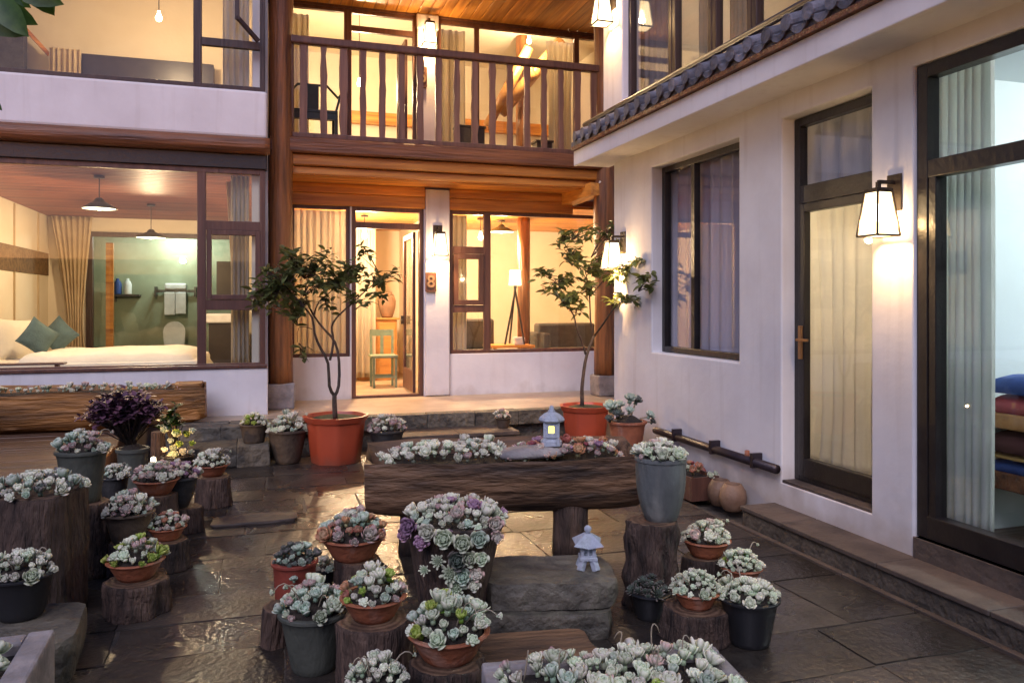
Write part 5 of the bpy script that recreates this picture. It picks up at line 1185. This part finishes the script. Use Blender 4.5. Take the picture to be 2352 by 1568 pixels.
# left cluster
x, y, t, r = spot(88, 1440, 195); S_ = stump('massive tall dark stump planted with succulents at the left edge', x, y, r, hz(t, r, 1148), 61, .08)
fill(S_, r*.9, r*.9, hz(t, r, 1148)+.01, .05, .06, 'wgwbd', 62, cap=60)
A = st_('dark rough stump under the tall grey pot of the left group', 208, 1330, 86, 1162); x, y, h, t, r = A
potted('tall slate-grey pot of pink rosettes on the left', x-.05, y+.02, h, 104/3600*t, hz(t, .13, 1040)-h, 38/1800*t, M['greenpot'], .062, 'wkkb', 63)
A = st_('dark stump hidden behind the mid-left pots', 262, 1240, 66, 1150); x, y, h, t, r = A
potted('small dark pot with white rosettes leaning over its rim', x, y, h, 62/3600*t, .15, 24/1800*t, M['darkpot'], .055, 'wwb', 64)
A = st_('blackish stump below the tapered brown pot', 300, 1330, 82, 1252); x, y, h, t, r = A
potted('tapered brown-grey pot with chalky rosettes, left group', x-.01, y, h, 104/3600*t, hz(t, .12, 1184)-h, 70/3600*t, M['brownpot'], .058, 'bwkw', 65)
A = st_('reddish stump under the pink bowl of the left group', 372, 1250, 72, 1142); bowl_on('terracotta bowl of pinkish rosettes high in the left group', A, -12, 96, 66, 'kwgk', .055)
A = st_('small orange-lit stump under the narrow dark pot', 432, 1228, 60, 1170); x, y, h, t, r = A
potted('narrow dark pointed pot with mauve rosettes', x-.06, y, h, 82/3600*t, hz(t, .1, 1098)-h, 20/1800*t, M['darkpot'], .065, 'wpk', 67, belly=.01)
A = st_('stool-like stump standing by the stone steps', 490, 1168, 76, 1100, .1); bowl_on('small terracotta bowl with white rosettes on the stool-like stump', A, -2, 72, 68, 'wgw', .075)
A = st_('dark round stump right of the tapered brown pot', 386, 1318, 88, 1250); bowl_on('terracotta bowl on the dark round stump, pink and pale green', A, -2, 82, 69, 'kwgo', .05)
A = st_('wide low dark stump at the front of the left group', 315, 1428, 138, 1350, .06); bowl_on('shallow terracotta bowl with a lime tuft at the front of the left group', A, -3, 122, 70, 'wgwlk', .045)
x, y, t, r = spot(-60, 1495, 60)
bl = tag(obj('stone_block', roughslab(-1.0,.0,-.42,.10,0,.195,12,.006), M['stone'], None, auto=40, loc=(-.78,4.08,0), rot=(0,0,math.radians(3))), 'big dark flat-topped stone block at the left edge', 'stone block')
pot_at('black pot of white rosettes standing on the flat stone block', 48, 1432, 132, 1338, 'blackpot', 'wwgw', 71, s=.06, z=.2)
# purple plant, variegated plant
def leafy(parent, mat, c, R_, n, ls, seed, up=.5, stems=True):
    rr_ = random.Random(seed); lm = leaf_mesh(M[mat], .55, .1, .2); mb = MB(); sb = MB(); c = Vector(c)
    nst = max(6, n//9)
    for i in range(nst):
        d = Vector((rr_.gauss(0,1), rr_.gauss(0,1), rr_.uniform(-.3,1.2))); d.normalize(); f = rr_.uniform(.55,1)
        e = c+Vector((d.x*R_[0], d.y*R_[1], d.z*R_[2]))*f; b0 = Vector((c.x*.2, c.y*.2, 0)); sb.tube([b0+Vector((rr_.uniform(-.02,.02), rr_.uniform(-.02,.02), c.z-R_[2]*1.15)), b0.lerp(e,.6)+Vector((0,0,c.z*.3)), e], [.006,.005,.003], 5)
        for k in range(n//nst):
            a = k*2.4+rr_.random(); q = e-d*rr_.random()*.08
            Mx = Matrix.Translation(q+Vector((rr_.gauss(0,.012),)*3)) @ Matrix.Rotation(a, 4, 'Z') @ Matrix.Rotation(rr_.uniform(-.9,.3), 4, 'Y') @ Matrix.Scale(ls*rr_.uniform(.7,1.2), 4)
            mb.add([Mx @ v.co for v in lm.vertices], [tuple(p.vertices) for p in lm.polygons])
    obj('stems', sb, M['trunk'], parent, smooth=True); obj('foliage', mb, M[mat], parent, smooth=True)['kind'] = 'stuff'
x, y, t, r = spot(305, 1160, 62); t_ = thing('purple_plant', 'tall bushy dark purple plant in a slim grey pot', 'potted plant', (x, y, 0)); hp = CH-(1028-697)/1800*t
pot_part(t_, 66/3600*t, hp, 52/3600*t, M['greenpot']); leafy(t_, 'purple', (-.06,0,hp+.27), (.30,.25,.23), 1800, .07, 5)
x, y, t, r = spot(408, 1100, 66); t_ = thing('variegated_plant', 'yellow-green leafy plant with pale rosettes in a round black pot', 'potted plant', (x, y, 0)); hp = CH-(1045-697)/1800*t
pot_part(t_, 70/3600*t, hp, 50/3600*t, M['blackpot'], belly=.02); leafy(t_, 'leafbig', (-.04,.05,hp+.28), (.15,.15,.22), 150, .075, 6)
for i in range(16):
    r_ = random.Random(i+60); ros(t_, (r_.uniform(-.13,.15), r_.uniform(-.14,.02), hp+r_.uniform(.0,.24)), r_.uniform(.04,.06), r_.choice('lgwgb'), r_.choice(KINDS), lean=(r_.uniform(-.5,.5),-1,.6))
x, y, t, r = spot(362, 1085, 26); stump('slim upright log lit orange behind the variegated plant', x, y, .06, .38, 93, .05)
q = onZ(366, 1048, .42)
gl = thing('garden_lamp', 'tiny amber garden lamp low among the pots between the purple and variegated plants', 'lamp', (-.92, 7.5, -.1))
obj('spike', MB().tube([(0,0,0),(0,0,.3)], .012, 8), M['metal'], gl); obj('glass_head', MB().lathe([(.015,.3),(.022,.32),(.02,.35),(0,.36)], 12), M['paleshade'], gl, smooth=True); point(gl, (0,0,.44), 3.5, WARM, .01)
# pots along the step
q = onZ(583, 1020, .21)
potted('brown pot of rosettes standing on the stone step block', q.x, q.y+.11, .21, .135, .19, .10, M['brownpot'], .06, 'glw', 80)
pot_at('grey-brown flowerpot of rosettes left of the big red pot', 661, 1068, 88, 992, 'brownpot', 'ggwb', 81, wb=54, s=.06)
pot_at('dark tapered pot of small white rosettes right of the big red pot', 888, 1062, 80, 992, 'darkpot', 'wwk', 82, wb=46, s=.05)
q = onZ(1231, 990, .175); potted('small dark pot on the end of the lower step', min(q.x,2.62), 8.6, .176, .085, .12, .06, M['brownpot'], .07, 'wk', 83)
# plants by the right wall
rk_ = tag(obj('rough_stone', roughslab(-.24,.22,-.16,.16,0,.17,17,.03), M['stonelight'], None, auto=40, loc=(3.28,6.72,0)), 'pale rough stone under the terracotta pot by the wall', 'stone')
x, y, t = 3.27, 6.72, 3.27*SY+6.72*CY
t_ = thing('potted_jade', 'round terracotta pot with a branching green succulent by the white wall', 'potted plant', (x, y, .165)); r = 84/3600*t; hp = CH-(972-697)/1800*(t-r)-.165
pot_part(t_, r, hp, r*.74, M['terra'], lip=.016)
for i, (dx, dy, dz, s_) in enumerate(((-.17,0,.12,.10),(-.12,-.05,.06,.08),(.03,.0,.19,.085),(.11,.03,.17,.08),(.2,-.06,.04,.07),(-.2,-.04,.02,.06),(.0,-.05,.09,.06),(.24,-.04,-.02,.05),(-.05,.06,.13,.07))):
    obj('stem', MB().tube([(dx*.15,dy*.15,hp-.05),(dx*.6,dy*.6,hp+dz*.5),(dx,dy,hp+dz)], [.013,.01,.008], 6), M['stalk'], t_, smooth=True); ros(t_, (dx,dy,hp+dz), s_, 'bdbd'[i % 4], 'fat', (dx*2,dy*2-.3,.8))
for i, (u, v, w, m_, lb) in enumerate(((1418,1005,.10,'stonelight','pale pinkish rock between the red pot and the terracotta pot'),(1432,1030,.09,'stone','brown rock at the right end of the log planter'),(1404,985,.08,'darkpot','dark rock tucked against the right red pot'))):
    q = onZ(u, v+30, 0); tag(obj('rock', roughslab(-w,w,-w*.8,w*.8,0,w*1.5,20+i,.05), M[m_], None, auto=50, loc=(q.x,q.y,0)), lb, 'rock')
bx = thing('box_planter', 'narrow dark box planter with orange and green plants against the white wall', 'planter', (3.42, 6.05, 0), math.radians(2))
obj('box', wallmb(wallmb(MB(), 'y', -.45,.45,0,.19,-.14,-.12), 'y', -.45,.45,0,.19,.10,.12), M['frame_red'], bx)
for yy in (-.45,.43): obj('box_end', MB().box(-.119,.099,yy,yy+.02,0,.188), M['frame_red'], bx)
obj('soil', MB().box(-.119,.099,-.429,.429,.05,.16), M['soil'], bx); fill(bx, .11, .42, .18, .04, .06, 'olgodr', 90, shape='rect', cap=26)
def jar(label, x, y, r, h, seed):
    t = thing('round_jar', label, 'jar', (x, y, 0), 0, 'round clay jars by the wall')
    obj('body', MB().lathe([(0,0),(r*.6,0),(r*.7,.01),(r*.95,h*.3),(r,h*.5),(r*.93,h*.75),(r*.7,h*.94),(r*.62,h),(r*.54,h),(r*.5,h*.93),(r*.6,h*.7),(0,h*.65)], 30), M['jar'], t, auto=60)
x, y, t, r = spot(1668, 1163, 48); jar('reddish round clay jar, farther of the two by the wall', min(x, 3.47), y, .105, .20, 1)
x, y, t, r = spot(1716, 1175, 58); jar('pale round clay jar at the end of the stone ledge', min(x, 3.47), y, .105, .205, 2)
tag(obj('small_stone', roughslab(-.06,.06,-.04,.05,0,.05,44,.06), M['stonelight'], None, auto=50, loc=onZ(1730,1182,0)), 'small loose stone at the foot of the pale jar', 'stone')
tag(obj('rusty_fitting', MB().lathe([(.02,0),(.018,.06),(0,.065)], 10), M['terra'], None, smooth=True, loc=onX(1716,1052,3.55)), 'little rusty fitting standing on the wall pipe', 'pipe fitting')
# flat stone in the middle of the yard (lighter patch)
q = onZ(585, 1195, 0); tag(obj('flagstone', roughslab(-.30,.30,-.13,.13,0,.022,31,.03), M['ledge'], None, auto=40, loc=(q.x,q.y,0)), 'loose pale flat stone lying on the dark paving', 'stone')
# branch at the top left corner, near the camera
br = thing('leafy_branch', 'dark green leafy branch hanging in at the top left corner', 'branch', atT(-60,-60,2.6))
o = br.location.copy(); sb = MB().tube([atT(-160,-120,2.7)-o, atT(-40,-10,2.6)-o, atT(-8,120,2.55)-o, atT(-14,230,2.5)-o], [.012,.008,.005,.003], 6); obj('twig', sb, M['trunk'], br, smooth=True)
lb_ = leaf_mesh(M['leafbig'], .5, .1, .15)
for i, (u, v, s_, a, el) in enumerate(((30,-30,.20,.2,.3),(-10,-10,.22,-.3,.9),(60,-40,.17,.1,.9),(0,10,.16,.3,.5),(-40,40,.18,.2,.4),(90,-50,.16,-.2,1.2),(-30,205,.07,.5,1.1),(-20,225,.07,-.1,.9),(40,-60,.22,-.5,.2),(-30,-50,.2,.5,.6),(20,0,.13,-.8,.6))):
    put('leaf', lb_, br, atT(u, v, 2.6+i*.02)-o, (PI/2+a*.5, el, a*.6-YAW), s_*.78)
